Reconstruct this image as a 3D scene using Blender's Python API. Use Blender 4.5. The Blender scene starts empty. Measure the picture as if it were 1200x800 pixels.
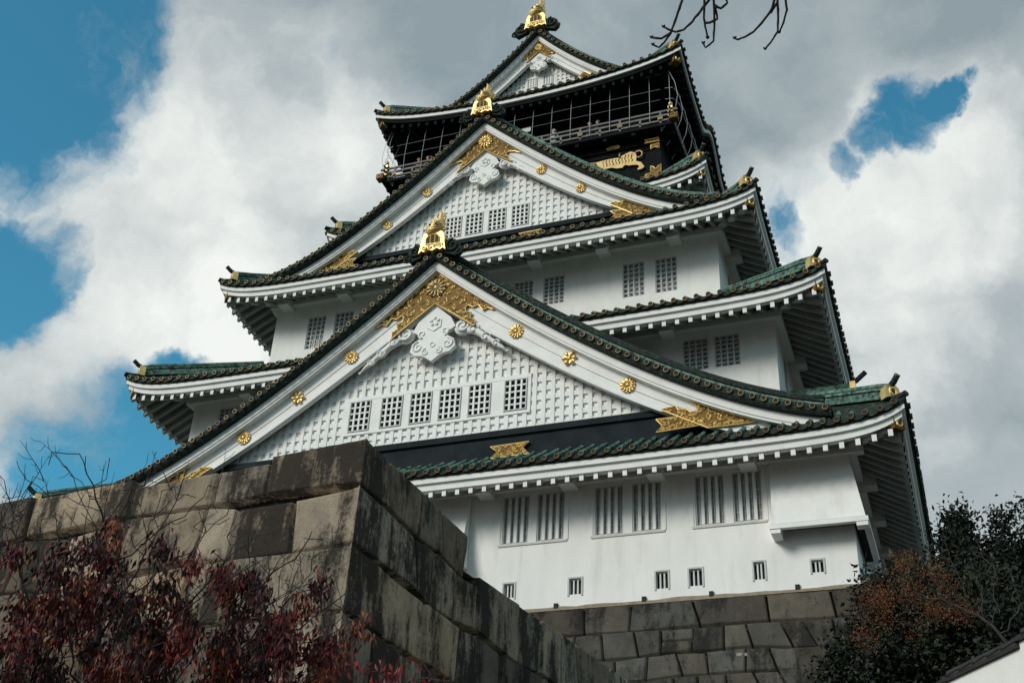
import bpy, math, random
import numpy as np
from mathutils import Vector, Matrix
R = math.radians
random.seed(7); rng = np.random.default_rng(7)
S = bpy.context.scene
COL = S.collection

# ------------------------------------------------------------------ camera
cam_d = bpy.data.cameras.new('Camera'); cam = bpy.data.objects.new('Camera', cam_d); COL.objects.link(cam)
S.camera = cam
CAMP = Vector((17.511, -51.116, -13.324))
yaw, pitch, roll = -0.379463, 0.554285, 0.054671
fwd = Vector((math.sin(yaw)*math.cos(pitch), math.cos(yaw)*math.cos(pitch), math.sin(pitch)))
rt = Vector((math.cos(yaw), -math.sin(yaw), 0)); up = rt.cross(fwd)
r2 = rt*math.cos(roll)+up*math.sin(roll); u2 = -rt*math.sin(roll)+up*math.cos(roll)
cam.matrix_world = Matrix(((r2.x, u2.x, -fwd.x, CAMP.x), (r2.y, u2.y, -fwd.y, CAMP.y), (r2.z, u2.z, -fwd.z, CAMP.z), (0, 0, 0, 1)))
cam_d.sensor_width = 36; cam_d.sensor_fit = 'HORIZONTAL'; cam_d.lens = 36*1394.08/1200
cam_d.clip_start = 0.1; cam_d.clip_end = 5000

# ------------------------------------------------------------------ world, sun, exposure
SUN_EL, SUN_AZ = 29.0, 212.0            # azimuth measured clockwise from +Y: behind the camera, to its left
w = bpy.data.worlds.new('World'); S.world = w; w.use_nodes = True
nt = w.node_tree; nt.nodes.clear()
def N(t, **k):
    n = nt.nodes.new(t)
    for a, b in k.items(): setattr(n, a, b)
    return n
L = lambda a, b: nt.links.new(a, b)
out = N('ShaderNodeOutputWorld'); bg = N('ShaderNodeBackground'); bg.inputs[1].default_value = 0.1
L(bg.outputs[0], out.inputs[0])
sky = N('ShaderNodeTexSky', sky_type='NISHITA', sun_disc=False); sky.sun_elevation = R(SUN_EL); sky.sun_rotation = R(SUN_AZ)
sky.air_density = 1.0; sky.dust_density = 0.4; sky.ozone_density = 1.6
tc = N('ShaderNodeTexCoord')
def noise(sc, det, rough=.55, src=None):
    n = N('ShaderNodeTexNoise'); n.inputs['Scale'].default_value = sc; n.inputs['Detail'].default_value = det
    n.inputs['Roughness'].default_value = rough; L(src or tc.outputs['Generated'], n.inputs['Vector']); return n
def math_(op, a, b=None, c=None):
    n = N('ShaderNodeMath', operation=op)
    for i, v in enumerate((a, b, c)):
        if v is None: continue
        if isinstance(v, (int, float)): n.inputs[i].default_value = v
        else: L(v, n.inputs[i])
    return n.outputs[0]
nw = noise(6.0, 8, .62)
vs = N('ShaderNodeVectorMath', operation='SUBTRACT'); L(nw.outputs['Color'], vs.inputs[0]); vs.inputs[1].default_value = (.5, .5, .5)
vm = N('ShaderNodeVectorMath', operation='SCALE'); L(vs.outputs[0], vm.inputs[0]); vm.inputs['Scale'].default_value = .13
va = N('ShaderNodeVectorMath', operation='ADD'); L(tc.outputs['Generated'], va.inputs[0]); L(vm.outputs[0], va.inputs[1])
vn = N('ShaderNodeVectorMath', operation='NORMALIZE'); L(va.outputs[0], vn.inputs[0])
def blobs(lst, soft):
    acc = None
    for d, r, *wt in lst:
        dt = N('ShaderNodeVectorMath', operation='DOT_PRODUCT'); L(vn.outputs[0], dt.inputs[0]); dt.inputs[1].default_value = Vector(d).normalized()
        mr = N('ShaderNodeMapRange', interpolation_type='SMOOTHSTEP'); L(dt.outputs['Value'], mr.inputs[0])
        mr.inputs[1].default_value = math.cos(r*(1+soft)); mr.inputs[2].default_value = math.cos(r*(1-soft))
        mr.inputs[4].default_value = wt[0] if wt else 1.0
        acc = mr.outputs[0] if acc is None else math_('MAXIMUM', acc, mr.outputs[0])
    return acc
HOLES = [((-.579, .472, .664), .078), ((-.609, .483, .629), .036), ((-.555, .505, .661), .026), ((-.630, .451, .632), .086), ((-.638, .564, .524), .042), ((-.658, .548, .517), .050), ((-.625, .588, .513), .018),
         ((-.607, .675, .419), .050), ((-.583, .700, .413), .042), ((-.630, .675, .385), .036), ((-.567, .685, .458), .022), ((-.602, .706, .373), .045),
         ((.033, .748, .662), .020, .85), ((.056, .747, .662), .012, .9), ((.004, .758, .652), .015, .8), ((-.022, .768, .640), .011, .7), ((-.064, .772, .632), .020, .5), ((-.079, .792, .606), .019, .7), ((-.089, .777, .624), .022, .55),
         ((-.404, .588, .701), .019, .45), ((-.350, .639, .685), .022, .35), ((.5, .3, .8), .16), ((.75, .6, .3), .2), ((.2, -.6, .75), .2), ((-.6, -.5, .6), .25), ((.6, -.75, .3), .22), ((-.85, .4, .35), .12)]
BRIGHT = [((-.584, .542, .604), .079), ((-.508, .566, .649), .079, .85), ((-.447, .590, .672), .057, .7), ((-.548, .620, .561), .129, 1.05), ((-.455, .651, .607), .093, .9), ((-.603, .635, .483), .065, .85), ((-.408, .660, .631), .057, .75), ((-.649, .611, .453), .043, .9), ((-.661, .636, .399), .04, .8),
          ((.043, .796, .604), .079, 1.1), ((-.033, .813, .581), .079), ((.058, .836, .546), .108, .85), ((-.014, .864, .504), .108, .7), ((.093, .762, .641), .036, .8), ((.017, .909, .416), .10, .62), ((-.063, .825, .562), .043, .85), ((.3, .8, .45), .22, .9), ((-.8, .5, .3), .2, .9),
          ((-.4, -.7, .55), .5, 1.0), ((.7, -.1, .7), .4, .7)]
hole = blobs(HOLES, .95); bright = blobs(BRIGHT, .7)
nf = noise(9.0, 11, .62, vn.outputs[0]); nf2 = noise(2.2, 6, .55)
mh = N('ShaderNodeMapRange', interpolation_type='SMOOTHSTEP'); L(math_('ADD', hole, math_('MULTIPLY', math_('SUBTRACT', nf.outputs[0], .5), 1.9)), mh.inputs[0])
mh.inputs[1].default_value = .36; mh.inputs[2].default_value = .95
br = math_('ADD', bright, math_('MULTIPLY', math_('SUBTRACT', nf2.outputs[0], .5), .9))
br = math_('ADD', br, math_('MULTIPLY', math_('SUBTRACT', nf.outputs[0], .5), 1.25))
vo = N('ShaderNodeTexVoronoi', feature='F1'); vo.inputs['Scale'].default_value = 7.0; vo.inputs['Detail'].default_value = 2.0; vo.inputs['Roughness'].default_value = .5
L(vn.outputs[0], vo.inputs['Vector']); br = math_('ADD', br, math_('MULTIPLY', math_('SUBTRACT', .5, vo.outputs['Distance']), .6))
cr = N('ShaderNodeValToRGB'); L(math_('ADD', math_('MULTIPLY', br, .82), .17), cr.inputs[0])
e = cr.color_ramp.elements
e[0].position = 0.0; e[0].color = (2.15/10, 2.7/10, 2.95/10, 1); e[1].position = 1.0; e[1].color = (7.1/10, 7.3/10, 7.05/10, 1)
m = cr.color_ramp.elements.new(.45); m.color = (3.5/10, 3.95/10, 4.1/10, 1)
cs = N('ShaderNodeVectorMath', operation='SCALE'); L(cr.outputs[0], cs.inputs[0]); cs.inputs['Scale'].default_value = 10.0
tint = N('ShaderNodeVectorMath', operation='MULTIPLY'); L(sky.outputs[0], tint.inputs[0]); tint.inputs[1].default_value = (.43, 1.22, 1.17)
mx = N('ShaderNodeMix', data_type='RGBA'); L(mh.outputs[0], mx.inputs[0]); L(cs.outputs[0], mx.inputs[6]); L(tint.outputs[0], mx.inputs[7])
L(mx.outputs[2], bg.inputs[0])
sd = bpy.data.lights.new('Sun', 'SUN'); sun = bpy.data.objects.new('Sun', sd); COL.objects.link(sun)
sd.energy = 1.9; sd.angle = R(22); sd.color = (1.0, .95, .87)
sv = Vector((math.sin(R(SUN_AZ))*math.cos(R(SUN_EL)), math.cos(R(SUN_AZ))*math.cos(R(SUN_EL)), math.sin(R(SUN_EL))))
sun.rotation_euler = sv.to_track_quat('Z', 'Y').to_euler(); sun.location = (0, -60, 80)
S.view_settings.view_transform = 'Standard'; S.view_settings.look = 'None'; S.view_settings.gamma = 1; S.view_settings.exposure = 0.34
S.cycles.max_bounces = 6

# ------------------------------------------------------------------ materials
def mat(name, c1, c2=None, sc=2.0, rough=.7, metal=0.0, bump=0.0, bsc=None, stretch=(1, 1, 1), lo=.35, hi=.65, c3=None, sc3=9.0, lo3=.55, hi3=.75, st3=None, attr=None, spec=.5, det=6):
    m = bpy.data.materials.new(name); m.use_nodes = True; t = m.node_tree; b = t.nodes['Principled BSDF']
    b.inputs['Roughness'].default_value = rough; b.inputs['Metallic'].default_value = metal
    b.inputs['Specular IOR Level'].default_value = spec
    def mp(stv):
        c = t.nodes.new('ShaderNodeTexCoord'); q = t.nodes.new('ShaderNodeMapping'); q.inputs['Scale'].default_value = stv
        t.links.new(c.outputs['Object'], q.inputs['Vector']); return q.outputs[0]
    def nz(s, stv, d=det):
        n = t.nodes.new('ShaderNodeTexNoise'); n.inputs['Scale'].default_value = s; n.inputs['Detail'].default_value = d; n.inputs['Roughness'].default_value = .6
        t.links.new(mp(stv), n.inputs['Vector']); return n.outputs[0]
    def ramp(src, a, z):
        r = t.nodes.new('ShaderNodeMapRange'); r.inputs[1].default_value = a; r.inputs[2].default_value = z; t.links.new(src, r.inputs[0]); return r.outputs[0]
    def mixc(f, a, z, mode='MIX'):
        q = t.nodes.new('ShaderNodeMix'); q.data_type = 'RGBA'; q.blend_type = mode
        if isinstance(f, float): q.inputs[0].default_value = f
        else: t.links.new(f, q.inputs[0])
        for i, v in ((6, a), (7, z)):
            if isinstance(v, tuple): q.inputs[i].default_value = (*v, 1)
            else: t.links.new(v, q.inputs[i])
        return q.outputs[2]
    col = c1
    if c2: col = mixc(ramp(nz(sc, stretch), lo, hi), c1, c2)
    if c3: col = mixc(ramp(nz(sc3, st3 or stretch), lo3, hi3), col, c3)
    if attr:
        a = t.nodes.new('ShaderNodeAttribute'); a.attribute_name = attr
        col = mixc(1.0, col, a.outputs['Color'], 'MULTIPLY')
    if isinstance(col, tuple): b.inputs['Base Color'].default_value = (*col, 1)
    else: t.links.new(col, b.inputs['Base Color'])
    if bump:
        bn = t.nodes.new('ShaderNodeBump'); bn.inputs['Strength'].default_value = 1.0; bn.inputs['Distance'].default_value = bump
        t.links.new(nz(bsc or sc*4, (1, 1, 1)), bn.inputs['Height']); t.links.new(bn.outputs[0], b.inputs['Normal'])
    return m
M = {}
def stone_mat(name, c1, c2, dark, sc, thr):
    """Granite: mineral speckle, broad tone, dark rain streaks with ragged edges, pitted bump."""
    m = bpy.data.materials.new(name); m.use_nodes = True; t = m.node_tree; b = t.nodes['Principled BSDF']; b.inputs['Roughness'].default_value = .9; b.inputs['Specular IOR Level'].default_value = .2
    tc_ = t.nodes.new('ShaderNodeTexCoord')
    def nz(s, stv=(1, 1, 1), d=8, ro=.65):
        q = t.nodes.new('ShaderNodeMapping'); q.inputs['Scale'].default_value = stv; t.links.new(tc_.outputs['Object'], q.inputs[0])
        n = t.nodes.new('ShaderNodeTexNoise'); n.inputs['Scale'].default_value = s; n.inputs['Detail'].default_value = d; n.inputs['Roughness'].default_value = ro; t.links.new(q.outputs[0], n.inputs[0]); return n.outputs[0]
    def rmp(x, a, z, lo=0.0, hi=1.0):
        r = t.nodes.new('ShaderNodeMapRange'); r.inputs[1].default_value = a; r.inputs[2].default_value = z; r.inputs[3].default_value = lo; r.inputs[4].default_value = hi; t.links.new(x, r.inputs[0]); return r.outputs[0]
    def mx(f, a, z, mode='MIX'):
        q = t.nodes.new('ShaderNodeMix'); q.data_type = 'RGBA'; q.blend_type = mode
        t.links.new(f, q.inputs[0]) if not isinstance(f, float) else setattr(q.inputs[0], 'default_value', f)
        for i, v in ((6, a), (7, z)):
            if isinstance(v, tuple): q.inputs[i].default_value = (*v, 1)
            else: t.links.new(v, q.inputs[i])
        return q.outputs[2]
    def mt(op, a, z):
        q = t.nodes.new('ShaderNodeMath'); q.operation = op
        for i, v in enumerate((a, z)):
            if isinstance(v, (int, float)): q.inputs[i].default_value = v
            else: t.links.new(v, q.inputs[i])
        return q.outputs[0]
    at = t.nodes.new('ShaderNodeAttribute'); at.attribute_name = 'tint'
    col = mx(rmp(nz(1.6), .35, .65), c1, c2); col = mx(1.0, col, at.outputs['Color'], 'MULTIPLY')
    st = mt('ADD', mt('MULTIPLY', nz(2.4, (1, 1, .15), 8, .68), .50), mt('MULTIPLY', nz(.75 * sc, (1, 1, .75), 10, .72), .50)); st = mt('ADD', st, mt('MULTIPLY', mt('SUBTRACT', nz(14), .5), .16)); st = mt('ADD', st, mt('MULTIPLY', mt('SUBTRACT', at.outputs['Alpha'], .5), .11))
    col = mx(rmp(st, thr - .015, thr + .07, 0, .93), col, dark)
    sp = rmp(nz(55, d=3, ro=.8), .3, .7, .62, 1.38); v = t.nodes.new('ShaderNodeCombineColor'); [t.links.new(sp, v.inputs[k]) for k in range(3)]
    col = mx(1.0, col, v.outputs[0], 'MULTIPLY'); t.links.new(col, b.inputs['Base Color'])
    h = mt('ADD', mt('MULTIPLY', nz(5, d=10, ro=.75), .6), mt('MULTIPLY', nz(30, d=4, ro=.8), .4)); bn = t.nodes.new('ShaderNodeBump'); bn.inputs['Strength'].default_value = 1; bn.inputs['Distance'].default_value = .05
    t.links.new(h, bn.inputs['Height']); t.links.new(bn.outputs[0], b.inputs['Normal']); return m
M['plaster'] = mat('white_plaster', (.82, .815, .785), (.74, .74, .71), 1.1, .85, bump=.012, bsc=2.5, stretch=(1, 1, .35), c3=(.50, .475, .42), sc3=1.5, lo3=.55, hi3=1.05, st3=(1.7, 1.7, .20))
M['soffit'] = mat('weathered_shaded_soffit', (.34, .335, .31), (.25, .245, .23), 1.2, .85)  # weathered grey, with the shade under the eaves put into the colour
M['darktile'] = mat('black_clay_tile', (.018, .017, .017), (.035, .033, .032), 6, .6, spec=.3)
M['paleglass'] = mat('pale_grey_glass', (.30, .315, .315), (.60, .62, .615), 2.2, .3, spec=.5, lo=.42, hi=.6)
M['trim'] = mat('white_painted_wood', (.81, .81, .785), (.72, .725, .70), 1.6, .7, c3=(.52, .53, .51), sc3=3.0, lo3=.62, hi3=.95)
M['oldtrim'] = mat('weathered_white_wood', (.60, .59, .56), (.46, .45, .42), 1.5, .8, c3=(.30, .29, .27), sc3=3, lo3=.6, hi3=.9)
M['frame'] = mat('grey_plaster_edge', (.58, .57, .55), (.48, .47, .45), 3, .8)
M['tile'] = mat('dark_copper_tile', (.014, .018, .016), (.034, .044, .038), 7.0, .75, c3=(.06, .12, .095), sc3=6, lo3=.54, hi3=.74, spec=.12, bump=.03, bsc=14)
M['patina'] = mat('green_copper_patina', (.165, .285, .23), (.065, .14, .11), 2.5, .65, c3=(.016, .025, .022), sc3=5.5, lo3=.46, hi3=.64, spec=.2)
M['band'] = mat('black_slate_band', (.010, .015, .018), (.019, .026, .030), 1.2, .65, c3=(.05, .06, .065), sc3=3.5, lo3=.62, hi3=.9, st3=(1, 1, .3), spec=.06)
M['gold'] = mat('gilded_metal', (.76, .54, .20), (.84, .64, .30), 4.5, .50, metal=.9)
M['dullgold'] = mat('dull_old_gold', (.50, .38, .18), (.40, .29, .13), 4, .55, metal=.6)
M['golddark'] = mat('dark_gilded_ground', (.11, .06, .015), (.17, .10, .026), 3, .6, metal=.4, spec=.2)
M['goldring'] = mat('old_gold_ring', (.27, .195, .085), (.10, .075, .04), 3, .55, metal=.5, lo=.38, hi=.6)
M['bronzering'] = mat('tarnished_ring', (.16, .115, .06), (.07, .055, .035), 3, .6, metal=.5, lo=.4, hi=.6)
M['disc'] = mat('dark_bronze_disc', (.025, .020, .015), (.045, .035, .024), 6, .7, metal=.2, spec=.2)
M['black'] = mat('black_lacquer', (.006, .007, .008), (.011, .013, .014), 2, .75, spec=.06)
M['glass'] = mat('dark_window_glass', (.045, .055, .058), (.10, .115, .12), .9, .22, spec=.6)
M['dark'] = mat('dark_interior', (.010, .010, .011), rough=.8)
M['bars'] = mat('grey_white_window_bars', (.62, .64, .63), (.50, .52, .51), 5, .7)
M['rail'] = mat('weathered_grey_rail', (.13, .125, .115), (.20, .195, .18), 3, .8)
M['wire'] = mat('thin_steel_wire', (.55, .57, .57), rough=.45, metal=.3)
M['stone'] = stone_mat('weathered_granite', (.30, .238, .168), (.18, .147, .112), (.020, .017, .014), 1.15, .47)
M['stone2'] = stone_mat('grey_granite', (.100, .091, .073), (.060, .057, .048), (.018, .017, .016), .9, .50)
M['joint'] = mat('deep_dark_joint', (.018, .017, .015), rough=.95)
M['mortar'] = mat('tan_mortar', (.33, .27, .20), (.22, .18, .13), 8, .9)
M['bark'] = mat('dark_bark', (.020, .016, .014), (.040, .033, .028), 14, .9, bump=.01)
M['greybark'] = mat('grey_bark', (.045, .039, .034), (.024, .021, .018), 14, .9, bump=.01)
M['ground'] = mat('gravel_ground', (.12, .11, .095), (.08, .075, .065), 3, .95, bump=.02)
def leafmat(name, c, rough=.55):
    m = mat(name, c, rough=rough, attr='tint', spec=.3); b = m.node_tree.nodes['Principled BSDF']
    return m
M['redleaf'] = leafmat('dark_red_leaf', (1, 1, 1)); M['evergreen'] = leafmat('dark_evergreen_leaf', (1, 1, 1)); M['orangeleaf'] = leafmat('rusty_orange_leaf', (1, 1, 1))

# ------------------------------------------------------------------ mesh helpers
class MB:
    def __init__(s): s.v = []; s.f = []; s.m = []; s.t = []; s.mats = []; s.sm = []; s.cur = 0; s.tint = (1, 1, 1); s.smooth = False
    def use(s, k):
        if k not in s.mats: s.mats.append(k)
        s.cur = s.mats.index(k); return s
    def face(s, idx): s.f.append(tuple(idx)); s.m.append(s.cur); s.t.append(s.tint); s.sm.append(s.smooth)
    def poly(s, pts):
        i = len(s.v); s.v += [tuple(p) for p in pts]; s.face(range(i, i+len(pts)))
    def hexa(s, p):      # 8 corners: bottom ring 0-3, top ring 4-7
        i = len(s.v); s.v += [tuple(q) for q in p]
        for q in ((0, 3, 2, 1), (4, 5, 6, 7), (0, 1, 5, 4), (1, 2, 6, 5), (2, 3, 7, 6), (3, 0, 4, 7)): s.face([i+a for a in q])
    def box(s, x0, x1, y0, y1, z0, z1):
        s.hexa([(x0, y0, z0), (x1, y0, z0), (x1, y1, z0), (x0, y1, z0), (x0, y0, z1), (x1, y0, z1), (x1, y1, z1), (x0, y1, z1)])
    def grid(s, P):      # P[i][j] points
        i0 = len(s.v); n, k = len(P), len(P[0])
        for r in P: s.v += [tuple(q) for q in r]
        for a in range(n-1):
            for b in range(k-1): s.face((i0+a*k+b, i0+a*k+b+1, i0+(a+1)*k+b+1, i0+(a+1)*k+b))
    def tube(s, path, rad, n=6, cap=True, flat=None):
        P = [Vector(q) for q in path]; k = len(P); rr = rad if isinstance(rad, (list, tuple)) else [rad]*k
        i0 = len(s.v); prev = None
        for j, p in enumerate(P):
            d = (P[min(j+1, k-1)]-P[max(j-1, 0)])
            if d.length < 1e-9: d = Vector((0, 0, 1))
            d.normalize()
            a = prev if prev is not None else (Vector((0, 0, 1)) if abs(d.z) < .9 else Vector((1, 0, 0)))
            a = a-d*a.dot(d)
            if a.length < 1e-6: a = d.orthogonal()
            a.normalize(); b = d.cross(a); prev = a
            for q in range(n):
                an = 2*math.pi*q/n; s.v.append(tuple(p+(a*math.cos(an)+b*math.sin(an))*rr[j]))
        for j in range(k-1):
            for q in range(n): s.face((i0+j*n+q, i0+j*n+(q+1) % n, i0+(j+1)*n+(q+1) % n, i0+(j+1)*n+q))
        if cap:
            s.face([i0+q for q in range(n)][::-1]); s.face([i0+(k-1)*n+q for q in range(n)])
    def disc(s, c, ax, r, n=10, depth=.06):   # short cylinder whose face looks along ax
        ax = Vector(ax).normalized(); c = Vector(c); s.tube([c-ax*depth, c], r, n)
    def ring(s, c, ax, r, t=.03, n=12):
        ax = Vector(ax).normalized(); c = Vector(c); a = ax.orthogonal().normalized(); b = ax.cross(a)
        i0 = len(s.v)
        for q in range(n):
            an = 2*math.pi*q/n; d = a*math.cos(an)+b*math.sin(an)
            for (rr, h) in ((r+t, -.01), (r+t*.6, .022), (r-t*.6, .022), (r-t, -.01)): s.v.append(tuple(c+d*rr+ax*h))
        for q in range(n):
            for h in range(3): s.face((i0+q*4+h, i0+((q+1) % n)*4+h, i0+((q+1) % n)*4+h+1, i0+q*4+h+1))
    def prism(s, poly, y0, y1, mp=None):      # polygon in (x, z), extruded from y0 (front) to y1
        mp = mp or (lambda x, y, z: (x, y, z)); n = len(poly); i0 = len(s.v)
        ar = sum(poly[i][0]*poly[(i+1) % n][1]-poly[(i+1) % n][0]*poly[i][1] for i in range(n))
        if ar < 0: poly = poly[::-1]
        s.v += [mp(x, y0, z) for x, z in poly]+[mp(x, y1, z) for x, z in poly]
        s.face([i0+i for i in range(n)]); s.face([i0+n+i for i in range(n)][::-1])
        for i in range(n): s.face((i0+(i+1) % n, i0+i, i0+n+i, i0+n+(i+1) % n))
    def build(s, name, parent=None, loc=None, bevel=0):
        me = bpy.data.meshes.new(name); v = s.v
        if loc is not None: v = [(a-loc[0], b-loc[1], c-loc[2]) for a, b, c in v]
        me.from_pydata(v, [], s.f)
        for k in s.mats: me.materials.append(M[k])
        me.polygons.foreach_set('material_index', s.m); me.polygons.foreach_set('use_smooth', s.sm)
        if any(t != (1, 1, 1) for t in s.t):
            at = me.attributes.new('tint', 'FLOAT_COLOR', 'FACE'); at.data.foreach_set('color', np.array([(*t[:3], t[3] if len(t) > 3 else .5) for t in s.t], dtype=np.float32).ravel())
        me.update(); o = bpy.data.objects.new(name, me); COL.objects.link(o)
        if loc is not None: o.location = loc
        if parent is not None:
            o.parent = parent
        if bevel:
            b = o.modifiers.new('b', 'BEVEL'); b.width = bevel; b.segments = 1; b.limit_method = 'ANGLE'
        return o
def tag(o, label, cat=None, group=None, kind=None):
    o['label'] = label
    if cat: o['category'] = cat
    if group: o['group'] = group
    if kind: o['kind'] = kind
    return o
def empty(name, loc):
    o = bpy.data.objects.new(name, None); COL.objects.link(o); o.location = loc; return o
def child(o, parent):            # parent an object built in world coordinates
    o.parent = parent; o.matrix_parent_inverse = Matrix.Translation(parent.location).inverted(); return o
def pcurve(pts, deg):
    xs, zs = np.array(pts).T; c = np.polyfit(xs, zs, deg, w=np.where(xs == 0, 6, 1)); return lambda x: float(np.polyval(c, abs(x)))

# ------------------------------------------------------------------ ground
g = MB().use('ground'); g.poly([(-1500, -1500, -15), (1500, -1500, -15), (1500, 1500, -15), (-1500, 1500, -15)])
tag(g.build('ground'), 'pale gravel ground at the foot of the castle walls', kind='structure')
# ------------------------------------------------------------------ castle keep: shared pieces
from mathutils import noise as mn
keep = empty('castle_keep', (0, 0, 0))
tag(keep, 'white five tiered castle keep with green tiled roofs, gilded gables and a black top storey', 'castle')
def TS(i):
    return (lambda t, d, z: (t, -d, z), lambda t, d, z: (d, t, z), lambda t, d, z: (-t, d, z), lambda t, d, z: (-d, -t, z))[i]
AX = (Vector((0, -1, 0)), Vector((1, 0, 0)), Vector((0, 1, 0)), Vector((-1, 0, 0)))

def roof(e, f, zmid, lift, wl, a, n, ai, bi, ztop, aw, bw, black=False, kara=0.0, slope=.60, ring='goldring', sp=.44, rsp=.50):
    """One tier: tile sheet with round ribs, eave discs, two fascia boards, rafters, hips and corner ornaments."""
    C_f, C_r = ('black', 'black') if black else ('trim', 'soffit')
    sheet, eav, fas, sof = MB(), MB(), MB(), MB()
    zc = zmid+lift
    for i in range(4):
        T = TS(i); ax = AX[i]
        hl, o, ihl, io, wd = (e, f, ai, bi, bw) if i % 2 == 0 else (f, e, bi, ai, aw)
        def ze(t):
            s = min(1.0, abs(t)/hl); z = zmid+lift*(wl*s**a+(1-wl)*s**n)
            if kara and i % 2 and abs(t) < 3.0: z += kara*math.cos(math.pi*t/6.0)**2
            return z
        def pt(t, v):       # roof surface over eave coordinate t
            u = t/hl; q = .94*v+.06*v*v; return T(u*(hl+(ihl-hl)*v), o+(io-o)*v, ze(t)+(ztop-ze(t))*q)
        K = 64; ts = [hl*math.sin(math.pi/2*(2*k/K-1)) for k in range(K+1)]
        if kara and i % 2: ts = sorted(set(ts+[-3+.25*k for k in range(25)]))
        sheet.use('tile'); sheet.grid([[pt(t, v/6) for v in range(7)] for t in ts])
        # ribs, discs, crescents
        nr = int(2*(hl-.25)/sp); off = -nr*sp/2
        for k in range(nr+1):
            t = off+k*sp+random.gauss(0, .012); ve = max(.04, min(1, (hl-abs(t))/max(.2, hl-ihl)))
            path = []
            for q in range(6):
                v = ve*q/5; zz = ze(t); h = .94*v+.06*v*v; path.append(T(t, o+(io-o)*v+(.05 if q == 0 else 0), zz*(1-h)+ztop*h+.05))
            sheet.use('patina'); sheet.tube(path, .092, 6)
            c = Vector(T(t, o+.07+random.gauss(0, .008), ze(t)+.035+random.gauss(0, .007))); eav.use('disc'); eav.disc(c, ax, .10, 10, .05); eav.use(ring); eav.ring(c, ax, .088, .015, 12)
            if k < nr:
                arc = [T(t+sp*q/4, o+.03, ze(t+sp*q/4)-.02-.10*math.sin(math.pi*q/4)) for q in range(5)]
                eav.use(ring); eav.tube(arc, .011, 4)
                eav.use('tile'); eav.grid([[p, (p[0]-ax.x*.03, p[1]-ax.y*.03, ze(t+sp*q/4)+.02)] for q, p in enumerate(arc)])
        def sweep(mb, prof, mt):
            mb.use(mt); mb.grid([[T(t*(hl+du)/hl, o+du, ze(t)+dv) for du, dv in prof] for t in ts])
        sweep(eav, [(.0, .0), (-.05, -.15), (-.12, -.16)], 'tile')
        if black:
            sweep(fas, [(-.09, -.16), (-.09, -.36), (-.19, -.37)], 'trim'); sweep(fas, [(-.19, -.36), (-.22, -.58), (-.40, -.58)], 'black')
        else:
            sweep(fas, [(-.09, -.16), (-.09, -.345), (-.12, -.36), (-.19, -.37)], 'trim'); sweep(fas, [(-.185, -.37), (-.20, -.585), (-.24, -.60), (-.45, -.60)], 'trim')
        # soffit and rafters
        def zs(t, d): return (ze(t)-zmid)*max(0, 1-(o-d)/max(.3, o-wd))*1.0+zmid-.58+slope*(o-.25-d)
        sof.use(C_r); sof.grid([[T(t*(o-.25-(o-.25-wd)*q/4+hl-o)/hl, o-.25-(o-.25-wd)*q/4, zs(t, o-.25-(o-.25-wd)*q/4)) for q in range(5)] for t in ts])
        k = int((hl-.4)/rsp)
        for q in range(-k, k+1):
            t = q*rsp; d0 = o-.27; d1 = max(wd, o-max(.4, hl-abs(t)))
            if d0-d1 < .15: continue
            P = []
            for h in (-.235, -.005):
                for (tt, dd) in ((t-.075, d0), (t+.075, d0), (t+.075, d1), (t-.075, d1)): P.append(T(tt, dd, zs(t, dd)+h))
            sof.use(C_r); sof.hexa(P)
            if not black: sof.use('trim'); sof.hexa([Vector(p)+ax*(.006 if k_ in (0, 1, 4, 5) else 0)-(ax*(d0-d1-.03) if 0 else ax*0) if k_ in (0, 1, 4, 5) else Vector(P[{2: 1, 3: 0, 6: 5, 7: 4}[k_]])-ax*.05 for k_, p in enumerate(P)])  # white end faces as if lit; rafter sides keep the painted shade
        # wall beam and brackets
        zw = zmid-.58+slope*(o-.25-wd); wh = hl-(o-wd)
        if not black:
            bb = MB().use('trim'); x0 = wh+.30 if i % 2 == 0 else wh+.001
            bb.hexa([T(*q) for q in ((-x0, wd+.30, zw-.62), (x0, wd+.30, zw-.62), (x0, wd+.003, zw-.62), (-x0, wd+.003, zw-.62), (-x0, wd+.30, zw-.32), (x0, wd+.30, zw-.32), (x0, wd+.003, zw-.32), (-x0, wd+.003, zw-.32))])
            child(bb.build('wall_beam'), keep) if i in (0, 1) else child(bb.build('wall_beam'), keep)
            nb = int((wh-.5)/3.1)
            for q in range(-nb, nb+1):
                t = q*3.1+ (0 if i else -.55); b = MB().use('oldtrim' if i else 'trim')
                b.hexa([T(*c) for c in ((t-.27, wd+.72, zw-.80), (t+.27, wd+.72, zw-.80), (t+.27, wd+.01, zw-.80), (t-.27, wd+.01, zw-.80), (t-.28, wd+.72, zw-.36), (t+.28, wd+.72, zw-.36), (t+.28, wd+.01, zw-.3), (t-.28, wd+.01, zw-.3))])
                child(b.build('eave_bracket'), keep)
    rf = child(sheet.build('tiered_roof'), keep)
    for mb, nm in ((eav, 'eave_tile_edge'), (fas, 'fascia_board'), (sof, 'rafter_soffit')): child(mb.build(nm), rf)
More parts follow.
